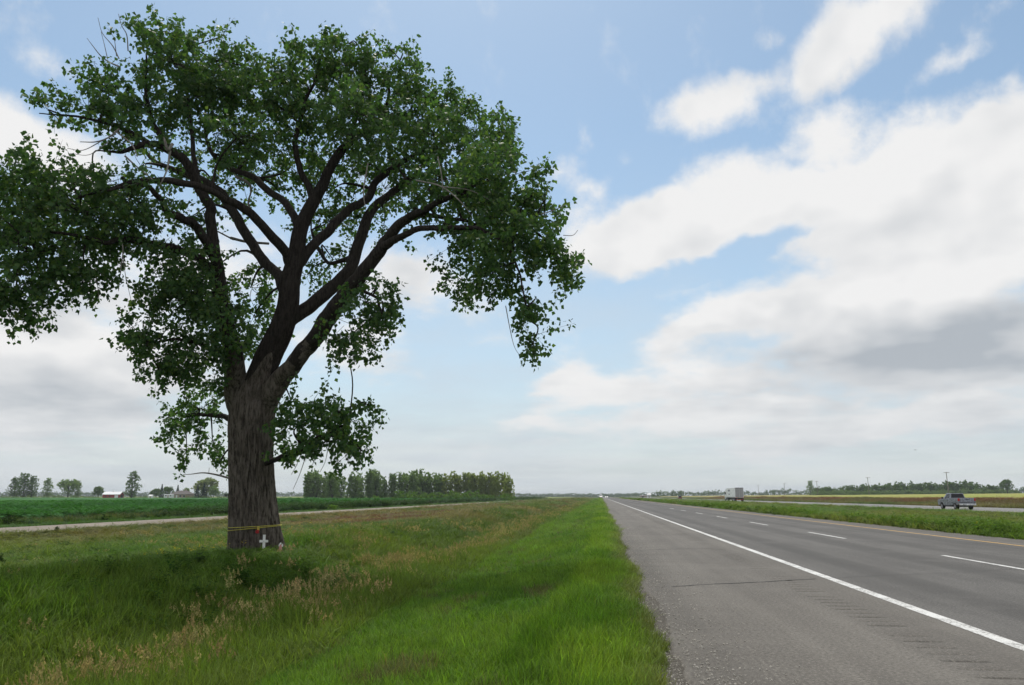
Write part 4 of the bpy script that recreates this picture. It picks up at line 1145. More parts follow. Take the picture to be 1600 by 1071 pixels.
# tall rough grass from the mown edge to the gravel road
P_, lod = spread_pts(-27.3, -3.0, [90, 62, 34, 13, 4.5, 1.7, .7], 5)
dist_t = np.hypot(P_[:, 0] - TREE_BASE[0], P_[:, 1] - TREE_BASE[1])
keep = (P_[:, 0] < XL(P_[:, 1]) + 0.1) & (dist_t > 0.8)
P_, lod = P_[keep], lod[keep]
band = np.exp(-((P_[:, 0] + 4.6) / 1.0) ** 2)                      # lush belt beside the mown strip
green_mix = sstep(0.35, 0.65, fbm(P_[:, 0] * 0.22, P_[:, 1] * 0.13, 331, 4))  # random patches from green to yellower green
rot, scl = dress(P_, lod, 6, 0.58, 0.35, 0.18)
scl[:, 2] *= 0.55 + 0.55 * fbm(P_[:, 0] * 0.35, P_[:, 1] * 0.25, 341, 3) + 0.35 * band
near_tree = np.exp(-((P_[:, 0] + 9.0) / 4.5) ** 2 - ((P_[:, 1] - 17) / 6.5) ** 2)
front = (P_[:, 1] < TREE_BASE[1]) & (np.abs(P_[:, 0] - TREE_BASE[0]) < 3.5) & (P_[:, 1] > TREE_BASE[1] - 7)
scl[front, 2] *= 0.6
nearfoot = sstep(3.2, 1.2, np.hypot(P_[:, 0] - TREE_BASE[0] - 0.1, P_[:, 1] - TREE_BASE[1] + 0.6))
scl[:, 2] *= 1 - 0.62 * nearfoot
scl[:, 2] *= (1 - 0.42 * sstep(-8.5, -12, P_[:, 0])) * (1 - 0.5 * sstep(-17, -25, P_[:, 0]))
c = lerp((0.078, 0.165, 0.018), (0.142, 0.195, 0.034), green_mix)
far_ = sstep(26, 40, P_[:, 1])
olive = lerp((0.085, 0.140, 0.026), (0.170, 0.150, 0.055), sstep(0.38, 0.60, fbm(P_[:, 0] * 0.16, P_[:, 1] * 0.055, 351, 4)))
c = c * (1 - far_[:, None]) + olive * far_[:, None]
red = sstep(0.63, 0.72, fbm(P_[:, 0] * 0.20 + 40, P_[:, 1] * 0.05, 361, 3)) * sstep(25, 35, P_[:, 1])
c = c * (1 - red[:, None]) + np.array([0.135, 0.068, 0.038])[None, :] * red[:, None]
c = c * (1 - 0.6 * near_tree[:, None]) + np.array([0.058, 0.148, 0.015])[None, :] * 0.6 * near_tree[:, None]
c = c * (1 - 0.55 * band[:, None]) + np.array([0.115, 0.185, 0.020])[None, :] * 0.55 * band[:, None]
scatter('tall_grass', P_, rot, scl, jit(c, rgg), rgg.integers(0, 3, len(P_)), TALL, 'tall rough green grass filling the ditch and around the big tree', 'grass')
# seed heads
P_, lod = spread_pts(-27.3, -3.4, [30, 24, 15, 6, 2.2, .9, .4], 7)
bandx = np.exp(-((P_[:, 0] + 4.9 + 0.5 * np.sin(P_[:, 1] * 0.11)) / 0.75) ** 2)
pn = fbm(P_[:, 0] * 0.22, P_[:, 1] * 0.09, 371, 4)
dist_t = np.hypot(P_[:, 0] - TREE_BASE[0], P_[:, 1] - TREE_BASE[1])
prob = np.clip((0.30 + 0.5 * sstep(15, 40, P_[:, 1])) * bandx + 0.24 * sstep(0.52, 0.66, pn) * sstep(20, 30, P_[:, 1]) + 0.008 + 0.05 * sstep(14, 6, P_[:, 1]) * sstep(0.4, 0.6, pn), 0, 1)
keep = (rgg.random(len(P_)) < prob) & (dist_t > 1.6) & (P_[:, 0] < XL(P_[:, 1]) - 0.35)
P_, lod = P_[keep], lod[keep]
rot, scl = dress(P_, lod, 8, 0.56, 0.25, 0.10, 0.8, [1, 1.1, 1.3, 1.8, 2.6, 4, 6])
rot[:, 1] += 0.16
scl[:, 2] *= 1 - 0.45 * sstep(-7, -10, P_[:, 0])
c = lerp((0.33, 0.275, 0.115), (0.42, 0.335, 0.155), rgg.random(len(P_)))
scatter('seed_grass', P_, rot, scl, jit(c, rgg), rgg.integers(0, 3, len(P_)), SEED, 'tan seed heads of tall grass along the ditch', 'grass')
# leafy weeds
P_, lod = spread_pts(-26.0, -4.6, [4, 4, 3, 1.2, .4, .15, .1], 9)
pn = fbm(P_[:, 0] * 0.30, P_[:, 1] * 0.2, 381, 3)
nt = np.exp(-((P_[:, 0] + 9.5) / 4.5) ** 2 - ((P_[:, 1] - 16) / 6.0) ** 2)
dist_t = np.hypot(P_[:, 0] - TREE_BASE[0], P_[:, 1] - TREE_BASE[1])
front = (P_[:, 1] < TREE_BASE[1]) & (np.abs(P_[:, 0] - TREE_BASE[0]) < 1.6) & (P_[:, 1] > TREE_BASE[1] - 5)
keep = (rgg.random(len(P_)) < np.clip(sstep(0.52, 0.70, pn) * 0.5 + 0.3 * nt, 0, 1)) & (dist_t > 4.5)
fr = front[keep]
P_, lod = P_[keep], lod[keep]
rot, scl = dress(P_, lod, 10, 0.62, 0.4, 0.1, 0.6)
scl[fr, 2] *= 0.5
scl[:, 2] *= 1 - 0.45 * sstep(-9, -12, P_[:, 0])
c = lerp((0.032, 0.085, 0.013), (0.062, 0.125, 0.020), rgg.random(len(P_)))
scatter('ditch_weeds', P_, rot, scl, jit(c, rgg), rgg.integers(0, 3, len(P_)), FORB, 'dark leafy weeds growing among the grass near the big tree', 'weeds')
# median and the banks beyond
P_, lod = spread_pts(13.2, 40.6, [0, 8, 22, 10, 4.2, 1.7, .7], 11)
mn = fbm(P_[:, 0] * 0.3, P_[:, 1] * 0.07, 391, 4)
rot, scl = dress(P_, lod, 12, 0.52, 0.35, 0.16)
scl[:, 2] *= (0.55 + 0.6 * mn) * (1 - 0.55 * sstep(24, 34, P_[:, 0]))
c = lerp((0.100, 0.180, 0.026), (0.160, 0.190, 0.042), sstep(0.35, 0.65, mn))
scatter('median_grass', P_, rot, scl, jit(c, rgg), rgg.integers(0, 3, len(P_)), TALL, 'green grass on the median between the two carriageways', 'grass')
P_, lod = spread_pts(13.35, 19.0, [0, 8, 20, 11, 4.5, 1.6, .6], 13)
keep = rgg.random(len(P_)) < np.exp(-((P_[:, 0] - 14.3) / 1.5) ** 2)
P_, lod = P_[keep], lod[keep]
rot, scl = dress(P_, lod, 14, 0.80, 0.45, 0.1, 0.7)
scl[:, 2] *= 0.6 + 0.7 * fbm(P_[:, 0] * 0.4, P_[:, 1] * 0.25, 401, 3)
scl[:, 2] *= 0.55 + 0.45 * sstep(13.3, 14.2, P_[:, 0])
c = lerp((0.072, 0.145, 0.020), (0.125, 0.195, 0.032), rgg.random(len(P_)))
scatter('median_weeds', P_, rot, scl, jit(c, rgg), rgg.integers(0, 3, len(P_)), FORB, 'leafy green weeds along the near edge of the median', 'weeds')
P_, lod = spread_pts(55.6, 77.0, [0, 0, 0, 6, 4.0, 1.7, .7], 15)
rot, scl = dress(P_, lod, 16, 0.72, 0.35, 0.14)
bn = fbm(P_[:, 0] * 0.1, P_[:, 1] * 0.035, 411, 4)
up_ = sstep(62, 68, P_[:, 0])
c = lerp((0.085, 0.125, 0.028), (0.16, 0.14, 0.05), sstep(0.4, 0.65, bn))
rust = lerp((0.165, 0.082, 0.045), (0.13, 0.115, 0.045), sstep(0.45, 0.68, bn))
c = c * (1 - up_[:, None]) + rust * up_[:, None]
scatter('bank_grass', P_, rot, scl, jit(c, rgg), rgg.integers(0, 3, len(P_)), TALL, 'rusty brown grass on the bank beyond the far carriageway', 'grass')
# verge beyond the gravel road and the weedy field edge
P_, lod = spread_pts(-38.5, -32.3, [0, 8, 14, 9, 4, 1.6, .6], 17)
rot, scl = dress(P_, lod, 18, 0.75, 0.35, 0.14)
inn = sstep(-34.2, -35.4, P_[:, 0])
scl[:, 2] *= 0.25 + 0.85 * inn
vn = fbm(P_[:, 0] * 0.3, P_[:, 1] * 0.1, 421, 3)
c = lerp((0.060, 0.135, 0.020), (0.100, 0.115, 0.035), inn * sstep(0.35, 0.6, vn))
scatter('farm_road_verge_grass', P_, rot, scl, jit(c, rgg), rgg.integers(0, 3, len(P_)), TALL, 'short green verge grass beyond the pale gravel road', 'grass')
P_, lod = spread_pts(-41.5, -34.6, [0, 4, 6, 5, 2.6, 1.3, .5], 19)
vn = fbm(P_[:, 0] * 0.12, P_[:, 1] * 0.06, 431, 3)
keep = rgg.random(len(P_)) < np.clip(sstep(0.38, 0.6, vn) + sstep(40, 70, P_[:, 1]) * 0.8, 0.12, 1)
P_, lod = P_[keep], lod[keep]
rot, scl = dress(P_, lod, 20, 0.85, 0.4, 0.1, 0.9)
scl[:, 2] *= 0.7 + 0.8 * sstep(45, 90, P_[:, 1])
c = lerp((0.020, 0.060, 0.014), (0.050, 0.085, 0.025), rgg.random(len(P_)))
scatter('field_edge_weeds', P_, rot, scl, jit(c, rgg), rgg.integers(0, 3, len(P_)), FORB, 'dark tall weeds along the edge of the soybean field', 'weeds')
# soybean plants on the near part of the crop
P_, lod = spread_pts(-120.0, -39.5, [0, 1, 2, 2.2, 1.6, .7, .25], 21)
P_[:, 2] = zcrop(P_[:, 0], P_[:, 1]) - 0.30
rot, scl = dress(P_, lod, 22, 0.72, 0.25, 0.08, 1.2)
sn = fbm(P_[:, 0] * 0.05, P_[:, 1] * 0.02, 441, 3)
c = lerp((0.028, 0.112, 0.018), (0.046, 0.155, 0.026), sstep(0.3, 0.7, sn))
scatter('soybean_plants', P_, rot, scl, jit(c, rgg, 0.1), rgg.integers(0, 3, len(P_)), FORB, 'dense dark green soybean plants in the left field', 'crop')
# yellow flowers: by the trunk, in the ditch, on the median
rg = np.random.default_rng(55)
fx = np.concatenate([rg.normal(TREE_BASE[0] - 0.55, 0.45, 16), rg.uniform(-14, -8, 1), rg.uniform(14, 18, 34), rg.normal(TREE_BASE[0] - 2.5, 1.0, 4)])
fy = np.concatenate([rg.normal(TREE_BASE[1] - 2.3, 0.4, 16), rg.uniform(24, 30, 1), rg.uniform(17, 60, 34), rg.normal(TREE_BASE[1] + 12, 0.8, 4)])
P_ = np.stack([fx, fy, tz(fx, fy)], 1)
n = len(P_)
rot = np.stack([rg.normal(0, .1, n), rg.normal(0, .1, n), rg.uniform(0, 6, n)], 1)
hh = np.where(np.arange(n) < 16, 0.45, 0.8)
scatter('yellow_flowers', P_, rot, np.stack([np.full(n, 1.0), np.full(n, 1.0), hh * rg.uniform(.8, 1.2, n)], 1), np.tile(np.array([[0.55, 0.42, 0.03]]), (n, 1)), rg.integers(0, 2, n), FLOW, 'scattered small yellow wildflowers among the grass', 'flowers')
# loose stones on the pavement edge
M['stone'] = foliage('loose_stone', [(0.22, 0.205, 0.18), (0.34, 0.315, 0.275), (0.46, 0.43, 0.38)], trans=0.0, rough=0.85, spec=0.2)
def pebble(seed):
    rg = np.random.default_rng(seed)
    bm = bmesh.new(); bmesh.ops.create_icosphere(bm, subdivisions=1, radius=1.0)
    for v in bm.verts: v.co *= 0.75 + 0.5 * rg.random(); v.co.z *= 0.6
    me = bpy.data.meshes.new('pebble'); bm.to_mesh(me); bm.free(); me.materials.append(M['stone'])
    return bpy.data.objects.new('pebble_%d' % seed, me)
k = 9000
sy = 4.5 + 30 * rg.random(k) ** 1.8
sxx = 0.30 + np.abs(rg.normal(0, 0.42, k))
sz_ = np.where(sxx < 0.70, -0.022, 0.004)
P_ = np.stack([sxx, sy, sz_], 1)
ss = 0.004 + 0.009 * rg.random(k) ** 2.5
scatter('loose_gravel', P_, rg.uniform(0, 6, (k, 3)), np.repeat(ss[:, None], 3, 1), np.ones((k, 3)), rg.integers(0, 3, k), [pebble(q) for q in range(3)], 'loose pale gravel scattered along the crumbling pavement edge', 'gravel')

# ------------------------------------------------------------------ distant trees
def fol(name, a, b_, c_, trans=0.5):
    return foliage(name, [a, b_, c_], trans=trans, rough=0.8, spec=0.06)
M['poplar'] = fol('poplar_leaf', (0.145, 0.215, 0.095), (0.175, 0.250, 0.115), (0.21, 0.29, 0.135))
M['poplar_y'] = fol('yellowing_poplar_leaf', (0.20, 0.255, 0.085), (0.25, 0.30, 0.10), (0.29, 0.325, 0.12))
M['oak'] = fol('dark_tree_leaf', (0.070, 0.128, 0.044), (0.092, 0.155, 0.054), (0.115, 0.178, 0.062))
M['willow'] = fol('pale_willow_leaf', (0.150, 0.195, 0.085), (0.190, 0.230, 0.10), (0.22, 0.255, 0.12))
M['spruce'] = fol('spruce_needle', (0.020, 0.052, 0.030), (0.030, 0.066, 0.036), (0.042, 0.08, 0.042), 0.2)
M['bushleaf'] = fol('bush_leaf', (0.095, 0.185, 0.036), (0.125, 0.225, 0.045), (0.165, 0.26, 0.055))
M['darkbush'] = fol('dark_bush_leaf', (0.022, 0.046, 0.018), (0.032, 0.060, 0.022), (0.045, 0.075, 0.028))
M['far_bark'] = plain('far_tree_bark', (0.085, 0.075, 0.062), 0.9, 0.1)
def leaf_quads(P_, size, rg, up=0.0):
    n = len(P_)
    d = rg.normal(size=(n, 3)); d[:, 2] += up; d /= np.linalg.norm(d, axis=1)[:, None]
    e_ = np.cross(d, rg.normal(size=(n, 3))); e_ /= np.linalg.norm(e_, axis=1)[:, None]
    s = size * rg.uniform(0.6, 1.3, n)[:, None]
    V = np.stack([P_ - d * s * 0.5, P_ + e_ * s * 0.42, P_ + d * s * 0.5, P_ - e_ * s * 0.42], 1).reshape(-1, 3)
    i = np.arange(n) * 4
    return V, np.stack([i, i + 1, i + 2, i + 3], 1)
def crown_pts(lobes, n, rg):
    """lobes of (x,y,z,rx,ry,rz); points in small clumps on each lobe's outer half"""
    w = np.array([l[3] * l[5] for l in lobes]); w = w / w.sum()
    out = []
    for l, ww in zip(lobes, w):
        k = max(6, int(n * ww / 14))
        d = rg.normal(size=(k, 3)); d /= np.linalg.norm(d, axis=1)[:, None]
        r = rg.random(k) ** 0.4
        c = np.array(l[:3]) + d * r[:, None] * np.array(l[3:])
        out.append((c[:, None, :] + rg.normal(0, 0.13 * min(l[3], l[5]), (k, 14, 3))).reshape(-1, 3))
    return np.concatenate(out)
def tree_proto(kind, seed):
    rg = np.random.default_rng(seed)
    lobes = []
    wood = Pile()
    if kind == 'poplar':          # 12 m, several rising stems from low down
        for k in range(12):
            a = rg.random() * 6.28; r = rg.uniform(0.3, 2.9)
            top = 12.0 - 0.6 * r - rg.random() * 1.3
            z = 1.5 + 1.0 * rg.random()
            while z < top - 0.8:
                t = z / top
                lobes.append((r * math.cos(a) * (1.02 - 0.25 * t), r * math.sin(a) * (1.02 - 0.25 * t), z, 1.3 * (1.2 - 0.42 * t), 1.3 * (1.2 - 0.42 * t), 1.2))
                z += 1.5
            if k < 5: wood.add(*tube_arrays(catmull([(0, 0, 0), (r * math.cos(a) * 0.4, r * math.sin(a) * 0.4, 3), (r * math.cos(a) * 0.9, r * math.sin(a) * 0.9, 8.5)], 4), np.linspace(0.18, 0.04, 9), 6))
        n, ls = 3300, 0.42
    elif kind == 'tall':          # 17 m
        for k in range(20):
            z = 2 + 14 * (k / 19.0); r = 2.9 * (1 - abs(z - 7) / 13)
            a = rg.random() * 6.28
            lobes.append((r * math.cos(a), r * math.sin(a), z, 2.3, 2.3, 1.7)); lobes.append((-r * 0.7 * math.cos(a), -r * 0.7 * math.sin(a), z, 2.0, 2.0, 1.5))
        wood.add(*tube_arrays(np.array([(0, 0, 0), (0.1, 0, 6), (0, 0.1, 14.0)]), np.array([0.35, 0.25, 0.06]), 7))
        n, ls = 5000, 0.50
    elif kind == 'spruce':        # 10 m
        for k in range(13):
            z = 0.9 + 8.6 * k / 12.0; r = 2.2 * (1 - k / 12.8)
            for a in np.arange(0, 6.28, 1.25) + rg.random() * 6: lobes.append((r * 0.55 * math.cos(a), r * 0.55 * math.sin(a), z, max(0.25, r * 0.5), max(0.25, r * 0.5), 0.4))
        wood.add(*tube_arrays(np.array([(0, 0, 0), (0, 0, 5), (0, 0, 9.8)]), np.array([0.2, 0.12, 0.02]), 6))
        n, ls = 2800, 0.36
    elif kind == 'round':         # 11 m
        for k in range(16):
            d = rg.normal(size=3); d /= np.linalg.norm(d); d[2] = abs(d[2]) * 1.0 - 0.35
            lobes.append((d[0] * 3.0, d[1] * 3.0, 5.8 + d[2] * 3.2, 1.9, 1.9, 1.6))
        lobes.append((0, 0, 4.2, 3.2, 3.2, 2.6))
        wood.add(*tube_arrays(np.array([(0, 0, 0), (0.1, 0, 2.5), (0, 0.1, 7.0)]), np.array([0.32, 0.26, 0.06]), 7))
        for k in range(4):
            a = k * 1.6 + rg.random(); wood.add(*tube_arrays(np.array([(0.05, 0, 2.2), (1.1 * math.cos(a), 1.1 * math.sin(a), 4), (2.3 * math.cos(a), 2.3 * math.sin(a), 6)]), np.array([0.16, 0.1, 0.03]), 5))
        n, ls = 4200, 0.50
    else:                         # bush, 2.4 m high
        for k in range(9):
            a = rg.random() * 6.28; r = rg.uniform(0, 1.5)
            lobes.append((r * math.cos(a), r * math.sin(a), 0.7 + 0.9 * rg.random() * (1.2 - r / 2), 0.8, 0.8, 0.65))
        for k in range(4):
            a = k * 1.7; wood.add(*tube_arrays(np.array([(0, 0, -0.1), (0.4 * math.cos(a), 0.4 * math.sin(a), 0.7), (0.9 * math.cos(a), 0.9 * math.sin(a), 1.5)]), np.array([0.04, 0.03, 0.01]), 5))
        n, ls = 1100, 0.20
    P_ = crown_pts(lobes, n, rg)
    P_[:, 2] = np.maximum(P_[:, 2], 0.05)
    V, Fc = leaf_quads(P_, ls, rg)
    return V, Fc, wood, float(P_[:, 2].max())
_protos = {}
def proto(kind, mat, var):
    key = (kind, mat, var)
    if key not in _protos:
        V, Fc, wood, H = tree_proto(kind, 500 + 17 * var + 3 * len(kind))
        _protos[key] = (np_mesh(kind + '_crown', V, Fc, M[mat]), wood.mesh(kind + '_trunk', M['far_bark']), H)
    return _protos[key]
trng = random.Random(5)
def place_tree(name, kind, mat, px, depth, hpx, label, cat='tree', group=None, wid=1.0, var=None, sink=0.0):
    x, y = ground_xy(px, depth)
    cm, tm, H = proto(kind, mat, trng.randrange(3) if var is None else var)
    e = empty(name, (x, y, tz1(x, y) - sink), trng.random() * 6.28, label, cat, group)
    s = hpx * depth / F / H
    e.scale = (s * wid, s * wid, s)
    link('crown', cm, e); link('trunk', tm, e)
    return e
ORD = ['first', 'second', 'third', 'fourth', 'fifth', 'sixth', 'seventh', 'eighth', 'ninth', 'tenth', 'eleventh', 'twelfth', 'thirteenth']
G1 = 'poplars in the shelterbelt rows'
for clump, mat0, lst in (
    ('leftmost clump of the shelterbelt', 'poplar', [(480, 43), (493, 46), (506, 47), (520, 46), (531, 40)]),
    ('second clump of the shelterbelt', 'poplar', [(552, 45), (564, 46), (577, 46), (589, 44), (597, 40)]),
    ('long middle run of the shelterbelt', 'poplar', [(614, 41), (628, 46), (640, 47), (652, 47), (664, 46), (674, 43)]),
    ('thin gappy run of the shelterbelt', 'poplar', [(684, 41), (693, 39), (704, 45), (714, 42)]),
    ('rightmost clump of the shelterbelt', 'poplar_y', [(731, 45), (741, 44), (752, 43), (763, 42), (774, 44), (785, 43), (795, 40)])):
    for k, (px, h) in enumerate(lst):
        mt = 'poplar_y' if (mat0 == 'poplar' and px in (704, 714)) else mat0
        col = 'yellowing' if mt == 'poplar_y' else 'grey green'
        place_tree('poplar_tree', 'poplar', mt, px, 318 + trng.uniform(-6, 6), h * trng.uniform(0.92, 1.07), '%s poplar, %s from the left in the %s' % (col, ORD[k], clump), group=G1, wid=trng.uniform(0.95, 1.2) if h > 42 else 0.9)
# thicket under the shelterbelt: one mass of bushes
def woods(name, items, mat, label, cat, seed, dens=60, base=0.0):
    """items of (px, depth, height px, width px); a continuous wood of many crowns as one mass"""
    rg = np.random.default_rng(seed)
    pile = Pile()
    for px, depth, hpx, wpx in items:
        x, y = ground_xy(px, depth); z = tz1(x, y) - base
        h = hpx * depth / F; w = wpx * depth / F / 2
        lobes = []
        for k in range(7):
            a = rg.random() * 6.28; r = rg.uniform(0, 0.65) * w
            lobes.append((x + r * math.cos(a), y + r * math.sin(a), z + h * rg.uniform(0.14, 0.80), w * 0.55, w * 0.55, h * 0.24))
        lobes.append((x, y, z + h * 0.3, w * 0.8, w * 0.8, h * 0.3)); lobes.append((x, y, z + h * 0.08, w * 0.95, w * 0.95, h * 0.12))
        P_ = crown_pts(lobes, dens * 18, rg)
        P_[:, 2] = np.clip(P_[:, 2], z, z + h * 1.06)
        pile.add(*leaf_quads(P_, max(0.14 * w, 0.10 * h), rg))
    return tag(link(name, pile.mesh(name, mat)), label, cat, kind='stuff')
rg = np.random.default_rng(3)
woods('thicket', [(px + rg.uniform(-2, 2), 292 + rg.uniform(-6, 6), rg.uniform(12, 18) * (0.75 if px > 750 else 1), rg.uniform(18, 26)) for px in np.arange(624, 800, 7.5)], M['bushleaf'], 'low bright green thicket in front of the shelterbelt poplars', 'bushes', 31, 40)
place_tree('bush', 'bush', 'bushleaf', 588, 280, 9, 'lone yellow green bush in front of the second shelterbelt clump', 'bush', var=0)
# farmyard trees
FARM = [('farm_tree', 'tall', 'oak', 22, 505, 34, 'left tree of the dark clump nearest the left edge of the picture', 1.3),
        ('farm_tree', 'tall', 'oak', 36, 500, 40, 'tallest middle tree of the dark clump nearest the left edge of the picture', 1.35),
        ('farm_tree', 'tall', 'oak', 49, 505, 36, 'right tree of the dark clump nearest the left edge of the picture', 1.2),
        ('farm_tree', 'tall', 'poplar', 73, 500, 32, 'open leafy tree standing alone right of the dark leftmost clump', 1.1),
        ('farm_tree', 'round', 'poplar', 106, 498, 30, 'broad left tree of the pair left of the red barn', 1.1),
        ('farm_tree', 'tall', 'poplar', 121, 502, 28, 'narrow right tree of the pair left of the red barn', 1.0),
        ('farm_tree', 'round', 'oak', 154, 515, 19, 'low rounded tree just behind the red barn', 1.2),
        ('farm_tree', 'tall', 'oak', 206, 470, 43, 'tall narrow tree just right of the red barn', 1.15),
        ('farm_tree', 'round', 'oak', 244, 480, 16, 'low dark rounded tree left of the farmhouse', 1.25),
        ('spruce_tree', 'spruce', 'spruce', 252, 492, 22, 'pointed spruce behind the low rounded tree left of the farmhouse', 1.0),
        ('farm_tree', 'round', 'oak', 262, 488, 19, 'small upright tree behind the white camper', 0.85),
        ('spruce_tree', 'spruce', 'spruce', 277, 500, 21, 'pointed spruce standing directly behind the farmhouse roof', 1.0),
        ('farm_tree', 'round', 'poplar', 290, 505, 17, 'small round topped tree behind the right end of the farmhouse', 0.9),
        ('willow_tree', 'round', 'willow', 322, 492, 33, 'big pale rounded willow right of the farmhouse', 1.35),
        ('spruce_tree', 'spruce', 'spruce', 308, 478, 21, 'left dark spruce in front of the pale willow', 1.3),
        ('spruce_tree', 'spruce', 'spruce', 318, 476, 23, 'right dark spruce in front of the pale willow', 1.3),
        ('farm_tree', 'round', 'poplar', 334, 478, 20, 'low leafy tree at the right foot of the pale willow', 1.1),
        ('farm_tree', 'round', 'darkbush', 355, 478, 8, 'small dark tree at the left edge of the big trunk in the distance', 1.3)]
for nm, kd, mt, px, dp, h, lb, wd in FARM:
    place_tree(nm, kd, mt, px, dp, h, lb, 'tree', 'trees around the distant farm', wd)
woods('farm_hedge', [(px, 474 + rg.uniform(-5, 5), rg.uniform(3, 6), rg.uniform(10, 16)) for px in list(np.arange(-60, 150, 8)) + list(np.arange(210, 232, 9)) + list(np.arange(295, 352, 8))], M['poplar'], 'low scrubby hedge along the far side of the soybean field', 'hedge', 33, 16)
# shrubs by the gravel road and in the rough grass
for nm, mt, px, dp, h, lb, wd in (('shrub', 'darkbush', 156, 58, 13, 'dark shrub at the field edge below the red barn', 1.5), ('shrub', 'darkbush', 16, 47, 20, 'dark leafy shrub at the field edge by the left picture border', 1.6),
                                  ('shrub', 'darkbush', 95, 39, 9, 'tiny dark shrub on the near edge of the gravel road', 0.6), ('shrub', 'darkbush', 4, 20.5, 26, 'dark shrub in the rough grass at the far left border', 1.0),
                                  ('shrub', 'bushleaf', 520, 100, 9, 'low shrub beyond the gravel road right of the big trunk', 1.6)):
    place_tree(nm, 'bush', mt, px, dp, h, lb, 'shrub', None, wd)
place_tree('shrub', 'bush', 'darkbush', 1205, 98, 12, 'dark clump of weeds on the median below the white trailer', 'shrub', None, 1.4, sink=0.1)
# woodland on the right and far woods all along the horizon
it = []
for px in np.arange(1276, 1565, 3.4):
    top = np.interp(px, [1276, 1290, 1310, 1340, 1380, 1430, 1480, 1515, 1530, 1560], [13, 15, 12, 17, 19, 21, 21, 20, 15, 14])
    it.append((px + rg.uniform(-2, 2), 640 + rg.uniform(-25, 25), top * rg.uniform(0.85, 1.12), rg.uniform(12, 19)))
woods('woodland', it, M['oak'], 'long dark green woodland behind the yellow field on the right', 'woodland', 35, 40)
woods('woodland_scrub', [(px, 612 + rg.uniform(-8, 8), rg.uniform(6, 10), rg.uniform(14, 20)) for px in np.arange(1274, 1585, 5)], M['poplar'], 'lighter scrub along the foot of the right woodland', 'scrub', 36, 16)
place_tree('field_tree', 'tall', 'poplar', 1267, 630, 24, 'tall tree at the left end of the right woodland', wid=1.15)
place_tree('field_tree', 'round', 'oak', 1575, 600, 23, 'round dark tree standing above the right end of the woodland', wid=1.0)
it = []
for px in np.arange(-250, 1000, 6): it.append((px, 1750 + rg.uniform(-60, 60), rg.uniform(6.0, 8.2) * (0.8 if px > 820 else 1), rg.uniform(12, 20)))
for px in np.arange(950, 1020, 6): it.append((px, 1900, rg.uniform(4, 6.5), 16))
for px in np.arange(1560, 1900, 7): it.append((px, 1100, rg.uniform(8, 11), rg.uniform(14, 20)))
woods('distant_woods', it, M['oak'], 'hazy blue line of far woods along the horizon', 'woods', 37, 12)
it = []
for px in np.arange(1022, 1072, 5): it.append((px, 1050 + rg.uniform(-30, 30), rg.uniform(8, 12), rg.uniform(9, 14)))
for px in np.arange(1072, 1262, 6): it.append((px, 1300 + rg.uniform(-60, 60), rg.uniform(6, 9) * (1.3 if 1195 < px < 1235 or 1105 < px < 1125 else 1), rg.uniform(10, 16)))
woods('middle_distance_woods', it, M['oak'], 'scattered far tree clumps behind the trailer truck', 'woods', 38, 20)

# ------------------------------------------------------------------ farm buildings
M['barn_red'] = plain('barn_red_boards', (0.30, 0.035, 0.035), 0.7, 0.2)
M['barn_white'] = plain('white_metal_roof', (0.78, 0.78, 0.78), 0.4, 0.4, var=0.05)
M['dark_open'] = plain('dark_interior', (0.02, 0.02, 0.022), 0.8, 0.2)
M['brown_roof'] = plain('weathered_shingles', (0.14, 0.125, 0.12), 0.85, 0.2)
M['tan_wall'] = plain('tan_siding', (0.36, 0.28, 0.21), 0.7, 0.2)
M['glass'] = plain('window_glass', (0.03, 0.035, 0.04), 0.12, 0.6)
M['camper'] = plain('white_camper_shell', (0.72, 0.72, 0.72), 0.35, 0.5, var=0.04)
def gable(root, L, W, h, rh, wall, roof, over=0.3):
    # walls: a pentagon prism along x, roof: two slabs
    poly = [(-W / 2, 0), (W / 2, 0), (W / 2, h), (0, h + rh), (-W / 2, h)]
    MB().prism_x(poly, -L / 2, L / 2).build('wall', wall, root)
    sl = rh / (W / 2); y1 = W / 2 + over
    rf = MB().prism_x([(-y1, h - sl * over + 0.02), (0, h + rh + 0.02), (y1, h - sl * over + 0.02), (y1, h - sl * over + 0.17), (0, h + rh + 0.17), (-y1, h - sl * over + 0.17)], -L / 2 - over, L / 2 + over).build('roof', roof, root)
    return rf
x, y = ground_xy(177, 468)
barn = empty('red_barn', (x, y, tz1(x, y)), R(14), 'low red barn with a white metal roof beyond the soybean field', 'barn')
rf = gable(barn, 9.6, 7.5, 2.5, 1.5, M['barn_red'], M['barn_white'])
MB().box(-0.4, 0.4, -0.4, 0.4, 4.05, 4.75).build('cupola', M['barn_white'], rf)
MB().box(2.0, 4.0, -3.80, -3.77, 0.0, 2.1).build('door', M['barn_white'], barn)
MB().box(-4.83, -4.80, -1.6, 1.6, 0, 2.3).build('door', M['dark_open'], barn)
MB().box(4.80, 4.83, -1.5, 1.5, 0, 2.2).build('door', M['dark_open'], barn)
for k in (-3.4, -1.2): MB().box(k, k + 0.8, -3.79, -3.76, 1.0, 1.8).build('window', M['glass'], barn)
x, y = ground_xy(285, 482)
house = empty('farmhouse', (x, y, tz1(x, y)), R(-8), 'low tan farmhouse with a dark hipped roof among the farm trees', 'house')
MB().box(-5.6, 5.6, -3.6, 3.6, 0, 2.6).build('wall', M['tan_wall'], house)
mb = MB(); mb.hull([(-6.2, -4.2, 2.605), (6.2, -4.2, 2.605), (6.2, 4.2, 2.605), (-6.2, 4.2, 2.605)], [(-3.2, -0.1, 4.9), (3.2, -0.1, 4.9), (3.2, 0.1, 4.9), (-3.2, 0.1, 4.9)])
rf = mb.build('roof', M['brown_roof'], house)
